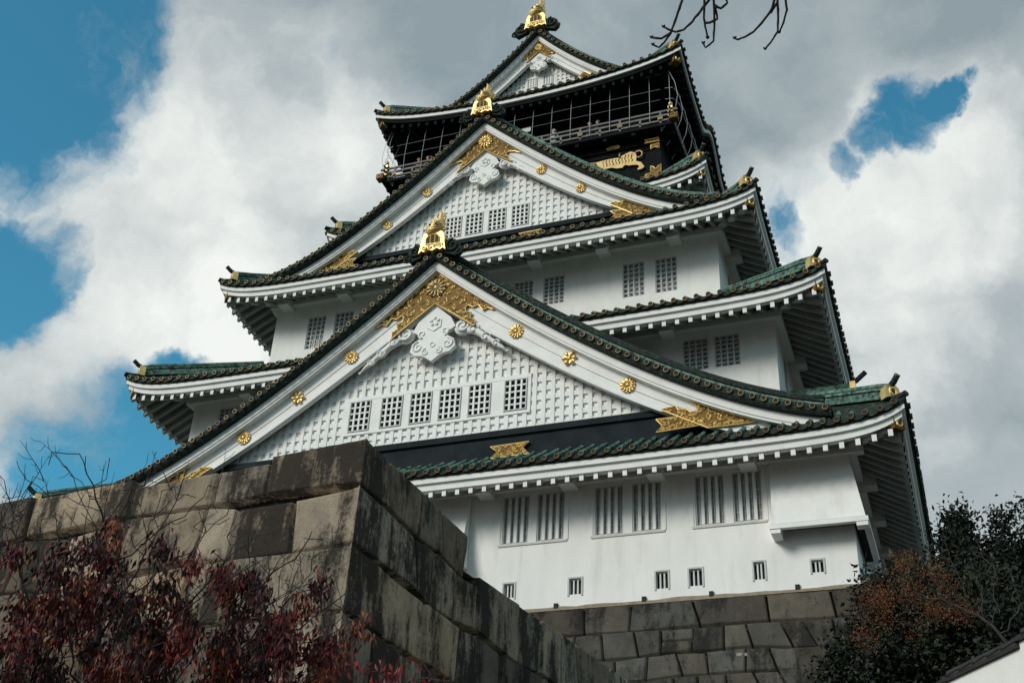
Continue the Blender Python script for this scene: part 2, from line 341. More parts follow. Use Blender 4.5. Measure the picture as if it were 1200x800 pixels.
    # hips
    for sx in (1, -1):
        for sy in (-1, 1):
            dg = Vector((sx, sy, 0)).normalized(); sd_ = Vector((-dg.y, dg.x, 0))
            P = []
            for q in range(11):
                v = q/10; h = .94*v+.06*v*v; P.append(Vector((sx*(e+(ai-e)*v), sy*(f+(bi-f)*v), zc+(ztop-zc)*h)))
            hr = MB()
            st = P[0].lerp(P[1], .0)-dg*.62; st.z = zc+.62*(ztop-zc)/max(.5, (e-ai))*.55
            path = [st]+[p for p in P if (p-P[0]).length > .95]
            for (hw, z0, z1, mk) in ((.20, -.05, .20, 'patina'), (.15, .20, .27, 'tile'), (.19, .27, .36, 'patina'), (.14, .36, .42, 'tile')):
                hr.use(mk)
                hr.grid([[p-sd_*hw+Vector((0, 0, z0)), p-sd_*hw+Vector((0, 0, z1)), p+sd_*hw+Vector((0, 0, z1)), p+sd_*hw+Vector((0, 0, z0)), p-sd_*hw+Vector((0, 0, z0))] for p in path])
            hr.use('patina'); hr.tube([p+Vector((0, 0, .46)) for p in path], .11, 7)
            # tip tile beyond the ornament
            tip = Vector((sx*(e+.0), sy*(f+.0), zc+.10)); hr.use('tile'); hr.tube([st+Vector((0, 0, .02)), P[0]-dg*.25+Vector((0, 0, .10)), tip], [.12, .11, .095], 8)
            hr.disc(tip+dg*.03, dg+Vector((0, 0, .25)), .105, 10, .06)
            child(hr.build('hip_ridge'), rf)
            o_ = MB().use('gold'); c = st+dg*.06
            mp = lambda x, y, z, c=c, sd_=sd_, dg=dg: tuple(c+sd_*x-dg*y+Vector((0, 0, z)))
            o_.prism([(-.30, -.04), (-.12, .04), (.12, .04), (.30, -.04), (.30, .18), (.25, .40), (.12, .50), (-.12, .50), (-.25, .40), (-.30, .18)], -.04, .22, mp)
            o_.ring(c+dg*.05+Vector((0, 0, .24)), dg, .13, .045, 10); o_.use('golddark'); o_.disc(c+dg*.05+Vector((0, 0, .24)), dg, .09, 8, .03)
            o_.use('tile'); a = c+Vector((0, 0, .44)); b = c+dg*.32+Vector((0, 0, .70)); o_.tube([a-dg*.15, a+dg*.12+Vector((0, 0, .10)), b], [.10, .10, .095], 8)
            ad = (b-a).normalized(); o_.use('goldring'); o_.ring(b, ad, .075, .03, 10); o_.use('golddark'); o_.disc(b+ad*.012, ad, .06, 8, .02)
            child(o_.build('corner_ornament'), rf)
            hf = MB().use('black' if black else 'trim')
            A = Vector((sx*aw, sy*bw, zmid-.70+slope*(f-.25-bw))); B = Vector((sx*(e-.36), sy*(f-.36), zc-.70))
            def beam(A, B, hw, h0, h1): hf.hexa([A-sd_*hw+Vector((0, 0, h0)), A+sd_*hw+Vector((0, 0, h0)), B+sd_*hw+Vector((0, 0, h0)), B-sd_*hw+Vector((0, 0, h0)), A-sd_*hw+Vector((0, 0, h1)), A+sd_*hw+Vector((0, 0, h1)), B+sd_*hw+Vector((0, 0, h1)), B-sd_*hw+Vector((0, 0, h1))])
            beam(A, B, .17, -.20, .12)
            d3 = (B-A).normalized(); hf.use('golddark'); beam(B-d3*.30, B+d3*.06, .20, -.24, .15)
            hf.use('gold'); nrm = d3.copy(); hf.ring(B+d3*.07+Vector((0, 0, -.04)), dg, .10, .035, 8)
            for s_ in (1, -1):
                cc = B-d3*.12+sd_*s_*.205+Vector((0, 0, -.04)); hf.ring(cc, sd_*s_, .10, .03, 8)
            child(hf.build('hip_rafter'), rf)
    return rf

def wall_box(mb, a, b, z0, z1, holes, depth=.24, mk='plaster', batter=0.0):
    """Four plaster walls; holes[i] = openings (t0, t1, z0, z1) of side i, with reveals."""
    for i in range(4):
        T = TS(i); hl, d = (a, b) if i % 2 == 0 else (b, a); H = holes.get(i, [])
        xs = sorted({-hl, hl, *[h[0] for h in H], *[h[1] for h in H]}); zs = sorted({z0, z1, *[h[2] for h in H], *[h[3] for h in H]})
        mb.use(mk)
        for x0, x1 in zip(xs, xs[1:]):
            for y0, y1 in zip(zs, zs[1:]):
                xm, zm = (x0+x1)/2, (y0+y1)/2
                if any(h[0] < xm < h[1] and h[2] < zm < h[3] for h in H): continue
                mb.poly([T(x0, d, y0), T(x1, d, y0), T(x1, d, y1), T(x0, d, y1)])
        for h in H:
            q = [(h[0], h[2]), (h[1], h[2]), (h[1], h[3]), (h[0], h[3])]
            for k in range(4):
                (xa, za), (xb, zb) = q[k], q[(k+1) % 4]; mb.poly([T(xa, d, za), T(xa, d-depth, za), T(xb, d-depth, zb), T(xb, d, zb)])

def lbox(mb, T, t0, t1, d0, d1, z0, z1): mb.hexa([T(*q) for q in ((t0, d1, z0), (t1, d1, z0), (t1, d0, z0), (t0, d0, z0), (t0, d1, z1), (t1, d1, z1), (t1, d0, z1), (t0, d0, z1))])
def window(i, d, t0, t1, z0, z1, kind, par=None):
    T = TS(i) if isinstance(i, int) else i; f = MB(); w_ = t1-t0; h_ = z1-z0
    f.use('frame'); th = .045
    for (a, b, c, e_) in ((t0, t0+th, z0, z1), (t1-th, t1, z0, z1), (t0+th, t1-th, z0, z0+th), (t0+th, t1-th, z1-th, z1)): lbox(f, T, a, b, d-.16, d-.03, c, e_)
    o = child(f.build('window'), keep)
    la = MB().use('bars')
    if kind == 'bars':
        for k in range(3):
            x = t0+w_*(k+1)/4; la.use('trim'); lbox(la, T, x-.055, x+.055, d-.12, d-.01, z0+th, z1-th)
        la.use('bars')
        for k in range(7):
            z = z0+h_*(k+.6)/7; lbox(la, T, t0+th, t1-th, d-.155, d-.135, z-.016, z+.016)
        for k in range(4):
            x = t0+w_*(k+.5)/4; lbox(la, T, x-.02, x+.02, d-.165, d-.14, z0+th, z1-th)
    else:
        nx, nz = (4, 5) if kind == 'gable' else (4, 7)
        bw = .036 if kind == 'gable' else .03
        if kind == 'gable': la.use('trim')
        for k in range(1, nx): x = t0+w_*k/nx; lbox(la, T, x-bw, x+bw, d-.10, d-.04, z0+th, z1-th)
        for k in range(1, nz): z = z0+h_*k/nz; lbox(la, T, t0+th, t1-th, d-.115, d-.055, z-bw*.8, z+bw*.8)
        if kind != 'gable':
            la.use('frame')
            for k in range(2, nz+2, 2): z = z0+h_*(k-.55)/nz; lbox(la, T, t0+th, t1-th, d-.21, d-.18, z-.035, z+.035)
            for k in range(nx): x = t0+w_*(k+.62)/nx; lbox(la, T, x-.03, x+.03, d-.215, d-.185, z0, z1)
    child(la.build('lattice_bars'), o)
    p = MB().use('paleglass' if kind != 'gable' else 'dark'); pd = {'gable': .166, 'bars': .175, 'grid': .235}[kind]; p.poly([T(t0, d-pd, z0), T(t1, d-pd, z0), T(t1, d-pd, z1), T(t0, d-pd, z1)])
    child(p.build('window_pane'), o); return o

# ------------------------------------------------------------------ storeys and their windows
W1 = [(3.13, 4.10), (4.40, 5.40), (6.50, 7.50), (7.82, 8.82), (9.98, 10.96), (11.24, 12.20)]
W1 += [(-b, -a) for a, b in W1]
LOOP = [(3.30, 3.68, .48, .98), (5.64, 6.06, .42, .97), (8.60, 9.0, .38, .95), (9.70, 10.12, .38, .95), (11.78, 12.12, .42, 1.0), (13.58, 13.94, .50, .90)]
LOOP += [(-b, -a, c, d_) for a, b, c, d_ in LOOP]
side1 = [(x, x+1, 2.42, 4.2) for x in (-10.5, -6.5, -2.6, 1.6, 5.5, 9.5)]
st = MB(); wall_box(st, 15, 15, 0, 5.6, {0: [(a, b, 2.42, 4.20) for a, b in W1]+LOOP, 1: side1, 3: side1})
# grey bands: sill and head lines of every pair, splayed loophole frames, tan mortar foot
for k in range(0, 12, 2):
    a, b = sorted((W1[k][0], W1[k+1][1])) if k < 6 else (W1[k+1][0], W1[k][1])
    st.use('frame'); st.box(a-.12, b+.12, -15.035, -14.99, 2.33, 2.40); st.use('plaster'); st.box(a-.16, b+.16, -15.05, -14.995, 4.23, 4.42); st.box(a-.16, a-.06, -15.03, -14.995, 2.40, 4.23); st.box(b+.06, b+.16, -15.03, -14.995, 2.40, 4.23)
for a, b, c, d_ in LOOP:
    st.use('frame'); t_ = .055
    for (x0, x1, z0, z1) in ((a-t_, b+t_, d_, d_+t_), (a-t_, a, c-.05, d_), (b, b+t_, c-.05, d_)): st.box(x0, x1, -15.03, -14.995, z0, z1)
    st.use('plaster')
child(st.build('plaster_storey'), keep)
for a, b in W1: window(0, 15, a, b, 2.42, 4.20, 'bars')
for x0, x1, z0, z1 in side1: window(1, 15, x0, x1, z0, z1, 'bars'); window(3, 15, x0, x1, z0, z1, 'bars')
for a, b, c, d_ in LOOP:
    m_ = MB().use('dark'); m_.poly([(a, -14.78, c), (b, -14.78, c), (b, -14.78, d_), (a, -14.78, d_)]); o = child(m_.build('loophole'), keep)
    l_ = MB().use('bars')
    for q in (1, 2): x = a+(b-a)*q/3; l_.box(x-.025, x+.025, -14.95, -14.90, c, d_)
    child(l_.build('loophole_bars'), o)
ft = MB().use('mortar'); x = 15.0; xs = []
while x > -15: xs.append((x, .06+.08*random.random())); x -= .35+.5*random.random()
for (xa, ha), (xb, hb) in zip(xs, xs[1:]): ft.hexa([(xb, -15.05, -.16), (xa, -15.05, -.16), (xa, -14.95, -.16), (xb, -14.95, -.16), (xb, -15.05, -.06+hb*.8), (xa, -15.05, -.06+ha*.8), (xa, -14.95, -.06+ha*.8), (xb, -14.95, -.06+hb*.8)])
ft.use('dark')
for x in (-10.4, -7.2, -2, .6, 5.2, 8.2, 10.4, 13.1): ft.box(x-.07, x+.07, -15.07, -14.99, -.02, .14)
child(ft.build('mortar_foot'), keep)
def bay(x0, x1, y_in, right):
    """Flared stone-drop bay hanging on the wall; right = also flares round the corner."""
    b = MB().use('plaster'); zt, zb, fl, fr = 4.95, 1.92, .68, (.42 if right else 0)
    T0 = [(x0, -15.01, zt), (x1+(.01 if right else 0), -15.01, zt)]; B0 = [(x0, -15-fl, zb), (x1+fr, -15-fl, zb)]
    q = 8
    b.grid([[Vector(T0[0]).lerp(Vector(B0[0]), k/q)-Vector((0, -.03*math.sin(math.pi*k/q), 0)), Vector(T0[1]).lerp(Vector(B0[1]), k/q)-Vector((.02*math.sin(math.pi*k/q) if right else 0, -.03*math.sin(math.pi*k/q), 0))] for k in range(q+1)])
    b.poly([(x0, -15.01, zt), (x0, -15.01, zb), (x0, -15-fl, zb)])
    if right:
        b.poly([T0[1], (x1+fr, -15-fl, zb), (x1+fr, y_in, zb), (x1+.01, y_in, zt)]); b.poly([(x1, y_in, zt), (x1, y_in, zb), (x1+fr, y_in, zb)])
    else: b.poly([(x1, -15.01, zt), (x1, -15-fl, zb), (x1, -15.01, zb)])
    b.use('dark'); b.poly([(x0, -15.02, zb+.03), (x1+fr, -15.02, zb+.03), (x1+fr, -15-fl, zb+.03), (x0, -15-fl, zb+.03)])
    if right: b.poly([(x1+.02, y_in, zb+.03), (x1+fr, y_in, zb+.03), (x1+fr, -15-fl, zb+.03), (x1+.02, -15-fl, zb+.03)])
    o = child(b.build('stone_drop_bay'), keep)
    s = MB().use('trim'); s.box(x0-.05, x1+fr+.07, -15-fl-.07, -15-fl+.12, zb-.16, zb-.004)
    for x in ([x0-.02] if right else [x0-.02, x1-.28]): s.box(x, x+.30, -15-fl+.12, -15.0, zb-.30, zb-.006); s.box(x, x+.3, -15-fl-.04, -15-fl+.12, zb-.30, zb-.16)
    if right: s.box(x1+fr-.12, x1+fr+.07, -15-fl+.12, y_in, zb-.16, zb-.004); s.box(x1+fr-.3, x1+fr+.05, -15-fl-.05, -15-fl+.3, zb-.30, zb-.16); s.box(x1, x1+fr+.05, y_in-.3, y_in, zb-.3, zb-.16)
    child(s.build('bay_sill'), o)
bay(12.52, 15.0, -11.8, True); bay(-1.9, 1.9, -15, False)
lb = MB().use('plaster'); lb.hexa([(-15.42, -15.68, 1.92), (-12.52, -15.68, 1.92), (-12.52, -15.01, 1.92), (-15.42, -11.8, 1.92), (-15.01, -15.01, 4.95), (-12.52, -15.01, 4.95), (-12.52, -14.98, 4.95), (-15.01, -11.8, 4.95)])
child(lb.build('stone_drop_bay'), keep)
sb = MB().use('plaster'); sb.hexa([(15.01, -8.6, 1.0), (15.6, -8.6, 1.0), (15.6, -5.4, 1.0), (15.01, -5.4, 1.0), (15.01, -8.6, 4.9), (15.05, -8.6, 4.9), (15.05, -5.4, 4.9), (15.01, -5.4, 4.9)]); child(sb.build('stone_drop_bay'), keep)

W2f = [(9.25, 10.22), (10.46, 11.42)]; W2f += [(-b, -a) for a, b in W2f]; W2s = [(-10.9, -10.0), (-5, -4), (-3.7, -2.7), (2.7, 3.7), (4, 5), (10, 10.9)]
st = MB(); wall_box(st, 12.77, 12.7, 5.0, 12.6, {0: [(a, b, 9.72, 11.10) for a, b in W2f], 1: [(a, b, 9.5, 11.1) for a, b in W2s], 3: [(a, b, 9.5, 11.1) for a, b in W2s]})
child(st.build('plaster_storey'), keep)
for a, b in W2f: window(0, 12.7, a, b, 9.72, 11.10, 'grid')
for a, b in W2s: window(1, 12.77, a, b, 9.5, 11.1, 'grid'); window(3, 12.77, a, b, 9.5, 11.1, 'grid')
W3f = [(1.48, 2.36, 15.1), (2.84, 3.80, 15.0), (6.40, 7.35, 14.72), (7.82, 8.75, 14.70)]; W3f += [(-b, -a, c) for a, b, c in W3f]; W3s = [(-9.0, -8.2), (-4.5, -3.5), (-1.5, -.6), (.6, 1.5), (3.5, 4.5), (8.2, 9.0)]
st = MB(); wall_box(st, 10.51, 11.0, 12.3, 18.6, {0: [(a, b, c, 16.44) for a, b, c in W3f], 1: [(a, b, 14.8, 16.6) for a, b in W3s], 3: [(a, b, 14.8, 16.6) for a, b in W3s]})
child(st.build('plaster_storey'), keep)
for a, b, c in W3f: window(0, 11.0, a, b, c, 16.44, 'grid')
for a, b in W3s: window(1, 10.51, a, b, 14.8, 16.6, 'grid'); window(3, 10.51, a, b, 14.8, 16.6, 'grid')
st = MB(); wall_box(st, 7.75, 6.95, 18.5, 23.8, {}); child(st.build('plaster_storey'), keep)

# ------------------------------------------------------------------ the five roofs
roof(17.11, 16.85, 4.57, .70, .20, 4, 20, 13.0, 12.9, 7.45, 15.0, 15.0, ring='bronzering')
roof(15.05, 14.98, 11.38, .68, .22, 4, 15, 10.7, 11.15, 13.75, 12.77, 12.7)
roof(12.59, 13.14, 17.18, .66, .30, 4, 12, 7.9, 7.1, 20.6, 10.51, 11.0)
roof(9.92, 9.05, 22.45, .85, .35, 4, 9, 7.3, 6.6, 24.35, 7.75, 6.95)
roof(8.70, 7.90, 30.97, 1.08, .8, 2.3, 9, 5.0, 4.9, 33.3, 6.2, 5.4, black=True, kara=1.65, slope=.28)

# ------------------------------------------------------------------ black top storey, balcony, reliefs
bk = MB().use('black'); bk.box(-7.2, 7.2, -6.45, 6.45, 24.0, 27.0)
for sx in (-1, 1):
    for sy in (-1, 1): bk.box(sx*6.9-.28, sx*6.9+.28, sy*6.2-.33, sy*6.2+.33, 24.0, 26.98)
for i in range(4):
    T = TS(i); h, d = (7.2, 6.45) if i % 2 == 0 else (6.45, 7.2)
    lbox(bk, T, -h-.1, h+.1, d+.003, d+.16, 26.85, 27.12); lbox(bk, T, -h-.3, h+.3, d+.003, d+.34, 27.28, 27.58); lbox(bk, T, -h+.6, h-.6, d+.003, d+.05, 26.55, 26.82)
child(bk.build('black_storey'), keep)
bc = MB().use('black'); bc.box(-8.0, 8.0, -7.3, 7.3, 27.28, 27.45)
for i in range(4):
    T = TS(i); h, d = (8.0, 7.3) if i % 2 == 0 else (7.3, 8.0)
    for k in range(-5, 6): lbox(bc, T, k*h/5.4-.1, k*h/5.4+.1, d-.9, d-.08, 27.06, 27.28)
bal = child(bc.build('balcony'), keep)
up_ = MB().use('black'); up_.box(-6.2, 6.2, -5.4, 5.4, 27.4, 32.4)
for i in range(4):
    T = TS(i); h, d = (6.2, 5.4) if i % 2 == 0 else (5.4, 6.2)
    for k in range(-3, 4): lbox(up_, T, k*h/3.1-.15, k*h/3.1+.15, d+.003, d+.12, 27.45, 31.6)
    lbox(up_, T, -h, h, d+.003, d+.1, 30.2, 30.45)
    up_.use('dark')
    for k in range(-3, 3): lbox(up_, T, (k+.12)*h/3.1+.2, (k+.88)*h/3.1, d+.004, d+.03, 28.2, 30.1)
    up_.use('black')
child(up_.build('observation_storey'), keep)
for i in range(4):
    T = TS(i); h, d = (7.86, 7.2) if i % 2 == 0 else (7.2, 7.86)
    r = MB().use('rail')
    for z, t_ in ((28.26, .045), (27.98, .055), (27.66, .05)): lbox(r, T, -h-.35, h+.35, d-t_, d+t_, z-t_, z+t_)
    r.use('rail')
    for k in range(-7, 8): lbox(r, T, k*h/7.5-.05, k*h/7.5+.05, d-.05, d+.05, 27.45, 28.22 if k % 2 else 27.95)
    r.use('goldring')
    for k in range(-7, 8, 2): lbox(r, T, k*h/7.5-.13, k*h/7.5+.13, d+.085, d+.10, 27.70, 27.88)
    child(r.build('railing'), bal)
    wr = MB().use('wire'); n_ = 15 if i % 2 == 0 else 13
    for k in range(n_+1):
        t = -h+2*h*k/n_; wr.tube([T(t, d+.10, 27.6), T(t, d+.11, 28.9), T(t*.997, d+.02, 30.2), T(t*.99, d-.13, 31.05)] if i % 2 == 0 else [T(t, d-.50, 27.0), T(t, d-.05, 27.7), T(t, d+.28, 28.5), T(t, d+.38, 29.2), T(t, d+.26, 30.1), T(t, d-.05, 31.0)], .014, 4)
    for z, o_ in (((29.0, .10), (29.75, .06), (30.95, -.11)) if i % 2 == 0 else ((29.0, .36), (29.75, .30), (30.95, -.04))): wr.tube([T(-h+.5, d+o_, z), T(h-.5, d+o_, z)], .012, 4)
    # bulging net at the corners
    for s_ in (1, -1):
        if i % 2 == 0:
            for z, o_ in ((29.0, .36), (29.75, .30)): wr.tube([T(s_*(h-.25), d+.07, z), T(s_*(h+.12), d+.02, z), T(s_*(h+o_*.8), d-.22, z), T(s_*(h+o_), d-.7, z)], .012, 5)
    child(wr.build('safety_net'), bal)
for sx in (1, -1):
    for sy in (-1, 1):
        c = MB().use('black'); x, y = sx*7.86, sy*7.2; c.box(x-.09, x+.09, y-.09, y+.09, 27.4, 28.55); c.use('gold')
        for z in (27.86, 28.14, 28.40): c.box(x-.115, x+.115, y-.115, y+.115, z-.07, z+.07)
        c.tube([(x, y, 28.55), (x, y, 28.62), (x, y, 28.72), (x, y, 28.84)], [.05, .11, .10, .02], 8); c.use('golddark')
        xx, yy = sx*8.05, sy*7.35; c.box(xx-.2, xx+.2, yy-.2, yy+.2, 27.42, 27.74); c.use('goldring'); c.ring((xx, yy-.205, 27.58), (0, -1, 0), .11, .03, 8); c.ring((xx+.205*sx, yy, 27.58), (sx, 0, 0), .11, .03, 8)
        child(c.build('balcony_post'), bal)
# ------------------------------------------------------------------ gilded and carved pieces
def inside(p, poly):
    x, z = p; c = False; n = len(poly)
    for i in range(n):
        (x0, z0), (x1, z1) = poly[i], poly[i-1]
        if (z0 > z) != (z1 > z) and x < (x1-x0)*(z-z0)/(z1-z0)+x0: c = not c
    return c
def edist(p, poly):
    p = np.array(p); b = 9.0
    for i in range(len(poly)):
        a, q = np.array(poly[i-1]), np.array(poly[i]); d = q-a; t = max(0, min(1, float((p-a)@d/max(1e-9, d@d)))); b = min(b, float(np.linalg.norm(p-a-d*t)))
    return b
def gold_plate(name, poly, T, d, parent, thick=.06, rim=.034, sc=1.0, fill='golddark', seed=0):
    """Pierced gilded plate: dark gilded ground, rounded rim, scrolls and buds grown inside the outline."""
    rg = random.Random(seed+int(1000*abs(poly[0][0]))); mb = MB().use(fill); mp = lambda x, y, z: T(x, y, z)
    mb.prism(poly, d+thick, d, mp)
    mb.use('gold'); P = [T(x, d+thick+.005, z) for x, z in poly]; mb.tube(P+[P[0]], rim*sc, 5)
    x0, x1 = min(p[0] for p in poly), max(p[0] for p in poly); z0, z1 = min(p[1] for p in poly), max(p[1] for p in poly)
    done = []; tries = 0
    while tries < 2600:
        tries += 1; q = (rg.uniform(x0, x1), rg.uniform(z0, z1))
        if not inside(q, poly): continue
        r = min(edist(q, poly)-.02, .21*sc)
        if r < .026*sc or any(math.hypot(q[0]-a, q[1]-b) < (r+c)*.78 for a, b, c in done): continue
        done.append((*q, r)); ph = rg.uniform(0, 6.28); s_ = rg.choice((1, -1)); k = 12 if r > .1*sc else 7
        sp = [(q[0]+r*(1-.82*j/k)*math.cos(ph+s_*5.6*j/k), q[1]+r*(1-.82*j/k)*math.sin(ph+s_*5.6*j/k)) for j in range(k+1)]
        mb.tube([T(x, d+thick+.012, z) for x, z in sp], [max(.012, (.041-.013*j/k)*sc) for j in range(k+1)], 4)
        for j in range(3 if r > .09*sc else 1):
            an = ph+2.1*j; bx, bz = q[0]+r*.55*math.cos(an)*(j > 0), q[1]+r*.55*math.sin(an)*(j > 0); rr = min(.06*sc, r*.5)
            mb.tube([T(bx, d+thick-.01, bz), T(bx, d+thick+.02, bz), T(bx, d+thick+.04, bz)], [rr, rr*.8, rr*.2], 6)
    o = child(mb.build(name), parent); return o
def rosette(x, z, r, T, d, parent, star=False, mk='gold'):
    mb = MB().use(mk); c = Vector(T(x, d, z)); ex = (Vector(T(x+1, d, z))-c); ez = Vector((0, 0, 1)); n = Vector(T(x, d+1, z))-c
    mb.tube([c, c+n*.035], r*(.72 if star else .93), 20)
    k = 6 if star else 12
    for j in range(k):
        an = 2*math.pi*j/k; v = ex*math.cos(an)+ez*math.sin(an); mb.smooth = True
        mb.tube([c+v*r*.16+n*.045, c+v*r*.55+n*.06, c+v*r*.86+n*.05, c+v*r*1.02+n*.02], [r*.05, r*(.2 if star else .13), r*(.26 if star else .15), r*.05], 6)
    mb.smooth = False; mb.tube([c+n*.04, c+n*.09, c+n*.11], [r*.22, r*.2, r*.08], 10)
    child(mb.build('gold_rosette'), parent)
def spiral(mb, T, x, z, r, d, rad, hand, turns=1.6, ph=0.0, n=22):
    P = []
    for j in range(n+1):
        q = j/n; an = ph+hand*2*math.pi*turns*q; rr = r*(1-.88*q); P.append(T(x+rr*math.cos(an), d, z+rr*math.sin(an)))
    mb.smooth = True; mb.tube(P, [rad*(1-.55*j/n) for j in range(n+1)], 6); mb.smooth = False
def pendant(T, d, za, zb, parent):
    """White carved gable pendant: shield with scrolled foot, crest and trailing cloud scrolls."""
    s = (za-zb)/2.75; mb = MB().use('trim'); H = [(0, 0), (.75, -.70), (.98, -1.18), (.62, -1.40), (.60, -1.55), (.95, -1.78), (1.03, -2.15), (.80, -2.38), (.50, -2.42), (.30, -2.52), (0, -2.75)]
    poly = [(x*s, za+z*s) for x, z in H]+[(-x*s, za+z*s) for x, z in H[1:-1]][::-1]
    mb.prism(poly, d+.09, d-.10, T)
    dd = d+.10
    mb.use('trim')
    for sg in (1, -1):
        spiral(mb, T, sg*.68*s, za-1.98*s, .27*s, dd, .05*s, -sg, 1.4, math.pi/2)
        spiral(mb, T, sg*.30*s, za-2.28*s, .18*s, dd, .04*s, -sg, 1.3, math.pi/2)
        spiral(mb, T, sg*.52*s, za-1.36*s, .20*s, dd, .05*s, sg, 1.2, -math.pi/2)
        spiral(mb, T, sg*1.30*s, za-1.22*s, .36*s, dd, .07*s, -sg, 1.7, math.pi*.6)
        mb.smooth = True
        mb.tube([T(sg*1.3*s, d-.05, za-1.25*s), T(sg*1.3*s, d+.03, za-1.25*s), T(sg*1.3*s, d+.09, za-1.25*s)], [.40*s, .38*s, .1*s], 14)
        tail = [(1.55, -1.42, .26), (1.85, -1.50, .30), (2.15, -1.72, .24), (2.4, -1.98, .27), (2.65, -2.12, .18), (2.85, -2.34, .20), (3.1, -2.5, .12), (3.35, -2.76, .05)]
        mb.tube([T(sg*x*s, d-.02, za+z*s) for x, z, r in tail], [r*s*.62 for x, z, r in tail], 8)
        for x, z, r in tail[1::2]: spiral(mb, T, sg*x*s, za+z*s, r*.9*s, d-.02+r*s*.6, .04*s, sg, 1.1, 0)
        mb.smooth = False
    # crest: hexagon with flower
    hx = [T(.36*s*math.sin(k*math.pi/3), dd, za-.92*s+.36*s*math.cos(k*math.pi/3)) for k in range(6)]
    mb.tube(hx[1:5], .028*s, 4)
    for k in range(5):
        an = math.pi/2+k*2*math.pi/5; c = (.17*s*math.cos(an), za-.80*s+.17*s*math.sin(an)); mb.tube([T(c[0], dd-.03, c[1]), T(c[0], dd+.05, c[1])], [.10*s, .06*s], 8)
    c = T(0, dd, za-1.95*s); mb.ring(c, Vector(T(0, 1, 0))-Vector(T(0, 0, 0)), .11*s, .02*s, 10)
    child(mb.build('carved_pendant'), parent)
def finial(T, x, d, z, h, parent):
    """Gilded ridge-end: arched lantern-like face with a horned beast on top, black scrolls on its flanks."""
    s = h/2.05; mb = MB().use('gold'); q = lambda a, b: (x+a*s, z+b*s)
    mb.prism([q(*p) for p in ((-.60, -.08), (-.48, .04), (-.36, -.03), (-.2, .07), (0, -.02), (.2, .07), (.36, -.03), (.48, .04), (.60, -.08), (.53, .30), (.50, .62), (.43, .84), (.28, .93), (-.28, .93), (-.43, .84), (-.50, .62), (-.53, .30))], d+.10, d-.42*s, T)
    arch = [q(-.30, .30), q(.30, .30), q(.30, .58), q(.2, .72), q(0, .77), q(-.2, .72), q(-.30, .58)]
    mb.use('dark'); mb.prism(arch, d+.115, d+.10, T); mb.use('gold'); A = [T(a, d+.12, b) for a, b in arch]; mb.tube(A+[A[0]], .035*s, 5)
    for a in (-.1, .1): mb.tube([T(x+a*s, d+.125, z+.3*s), T(x+a*s, d+.125, z+.74*s)], .03*s, 4)
    for b in (.42, .54, .64):
        for a in (-.2, 0, .2): mb.tube([T(x+a*s-.06*s, d+.125, z+b*s-.04*s), T(x+a*s+.06*s, d+.125, z+b*s+.04*s)], .02*s, 4)
    for a, b, r in ((-.35, .16, .12), (.35, .16, .12), (-.12, .17, .10), (.12, .17, .10)): spiral(mb, T, x+a*s, z+b*s, r*s, d+.12, .035*s, 1 if a > 0 else -1, 1.2)
    o = child(mb.build('gold_finial'), parent)
    b = MB().use('gold'); b.smooth = True; dm = d-.16*s
    body = [(0, .86, .34), (-.06, .98, .37), (-.05, 1.14, .35), (.05, 1.28, .31), (.15, 1.42, .24), (.21, 1.58, .17), (.17, 1.75, .12), (.19, 1.95, .08), (.12, 2.14, .04)]
    b.tube([T(x+a*s, dm+.05*s, z+c*s) for a, c, r in body], [r*s for a, c, r in body], 12)
    for k in range(4):
        a, c, r = body[1][0], .96+.12*k, .39-.03*k; b.tube([T(x+r*s*math.cos(u)*.95, dm+.05*s+r*s*math.sin(u)*.95, z+(c+.03*math.sin(u*2))*s) for u in [j*math.pi/8 for j in range(9)]], .035*s, 5)
    for (a0, c0, a1, c1) in ((-.28, 1.0, -.48, 1.22), (-.26, 1.16, -.46, 1.48), (-.16, 1.35, -.30, 1.55), (.28, 1.0, .50, 1.18), (.26, 1.15, .44, 1.40), (.2, 1.38, .36, 1.62), (.12, 1.55, -.02, 1.78)):
        b.tube([T(x+a0*s, dm+.08*s, z+c0*s), T(x+(a0*.5+a1*.5)*s, dm+.1*s, z+(c0*.6+c1*.4)*s), T(x+a1*s, dm+.06*s, z+c1*s)], [.10*s, .07*s, .015*s], 6)
    for sg in (1, -1): b.tube([T(x+sg*.12*s, dm+.32*s, z+1.12*s), T(x+sg*.13*s, dm+.42*s, z+1.14*s)], [.07*s, .02*s], 6)
    b.use('golddark')
    for k in range(4):
        c = 1.02+.12*k; rr = .375-.035*k; b.tube([T(x+(.02*k)+rr*s*math.cos(u), dm+.05*s+rr*s*math.sin(u), z+(c+.03*math.sin(u*2))*s) for u in [j*math.pi/8 for j in range(9)]], .022*s, 4)
    for a, c in ((-.14, 1.2), (.12, 1.2), (-.02, 1.02)): b.tube([T(x+a*s, dm+.36*s, z+c*s), T(x+a*s, dm+.44*s, z+c*s)], [.05*s, .04*s], 6)
    b.use('gold')
    for a0, c0, a1, c1 in ((-.1, 1.5, -.26, 1.86), (.28, 1.55, .42, 1.84), (.25, 1.72, .36, 2.0), (.0, 1.62, -.06, 1.98)): b.tube([T(x+a0*s, dm, z+c0*s), T(x+(a0+a1)/2*s, dm+.03*s, z+(c0*.4+c1*.6)*s), T(x+a1*s, dm, z+c1*s)], [.07*s, .05*s, .012*s], 5)
    b.smooth = False; child(b.build('finial_beast'), o)
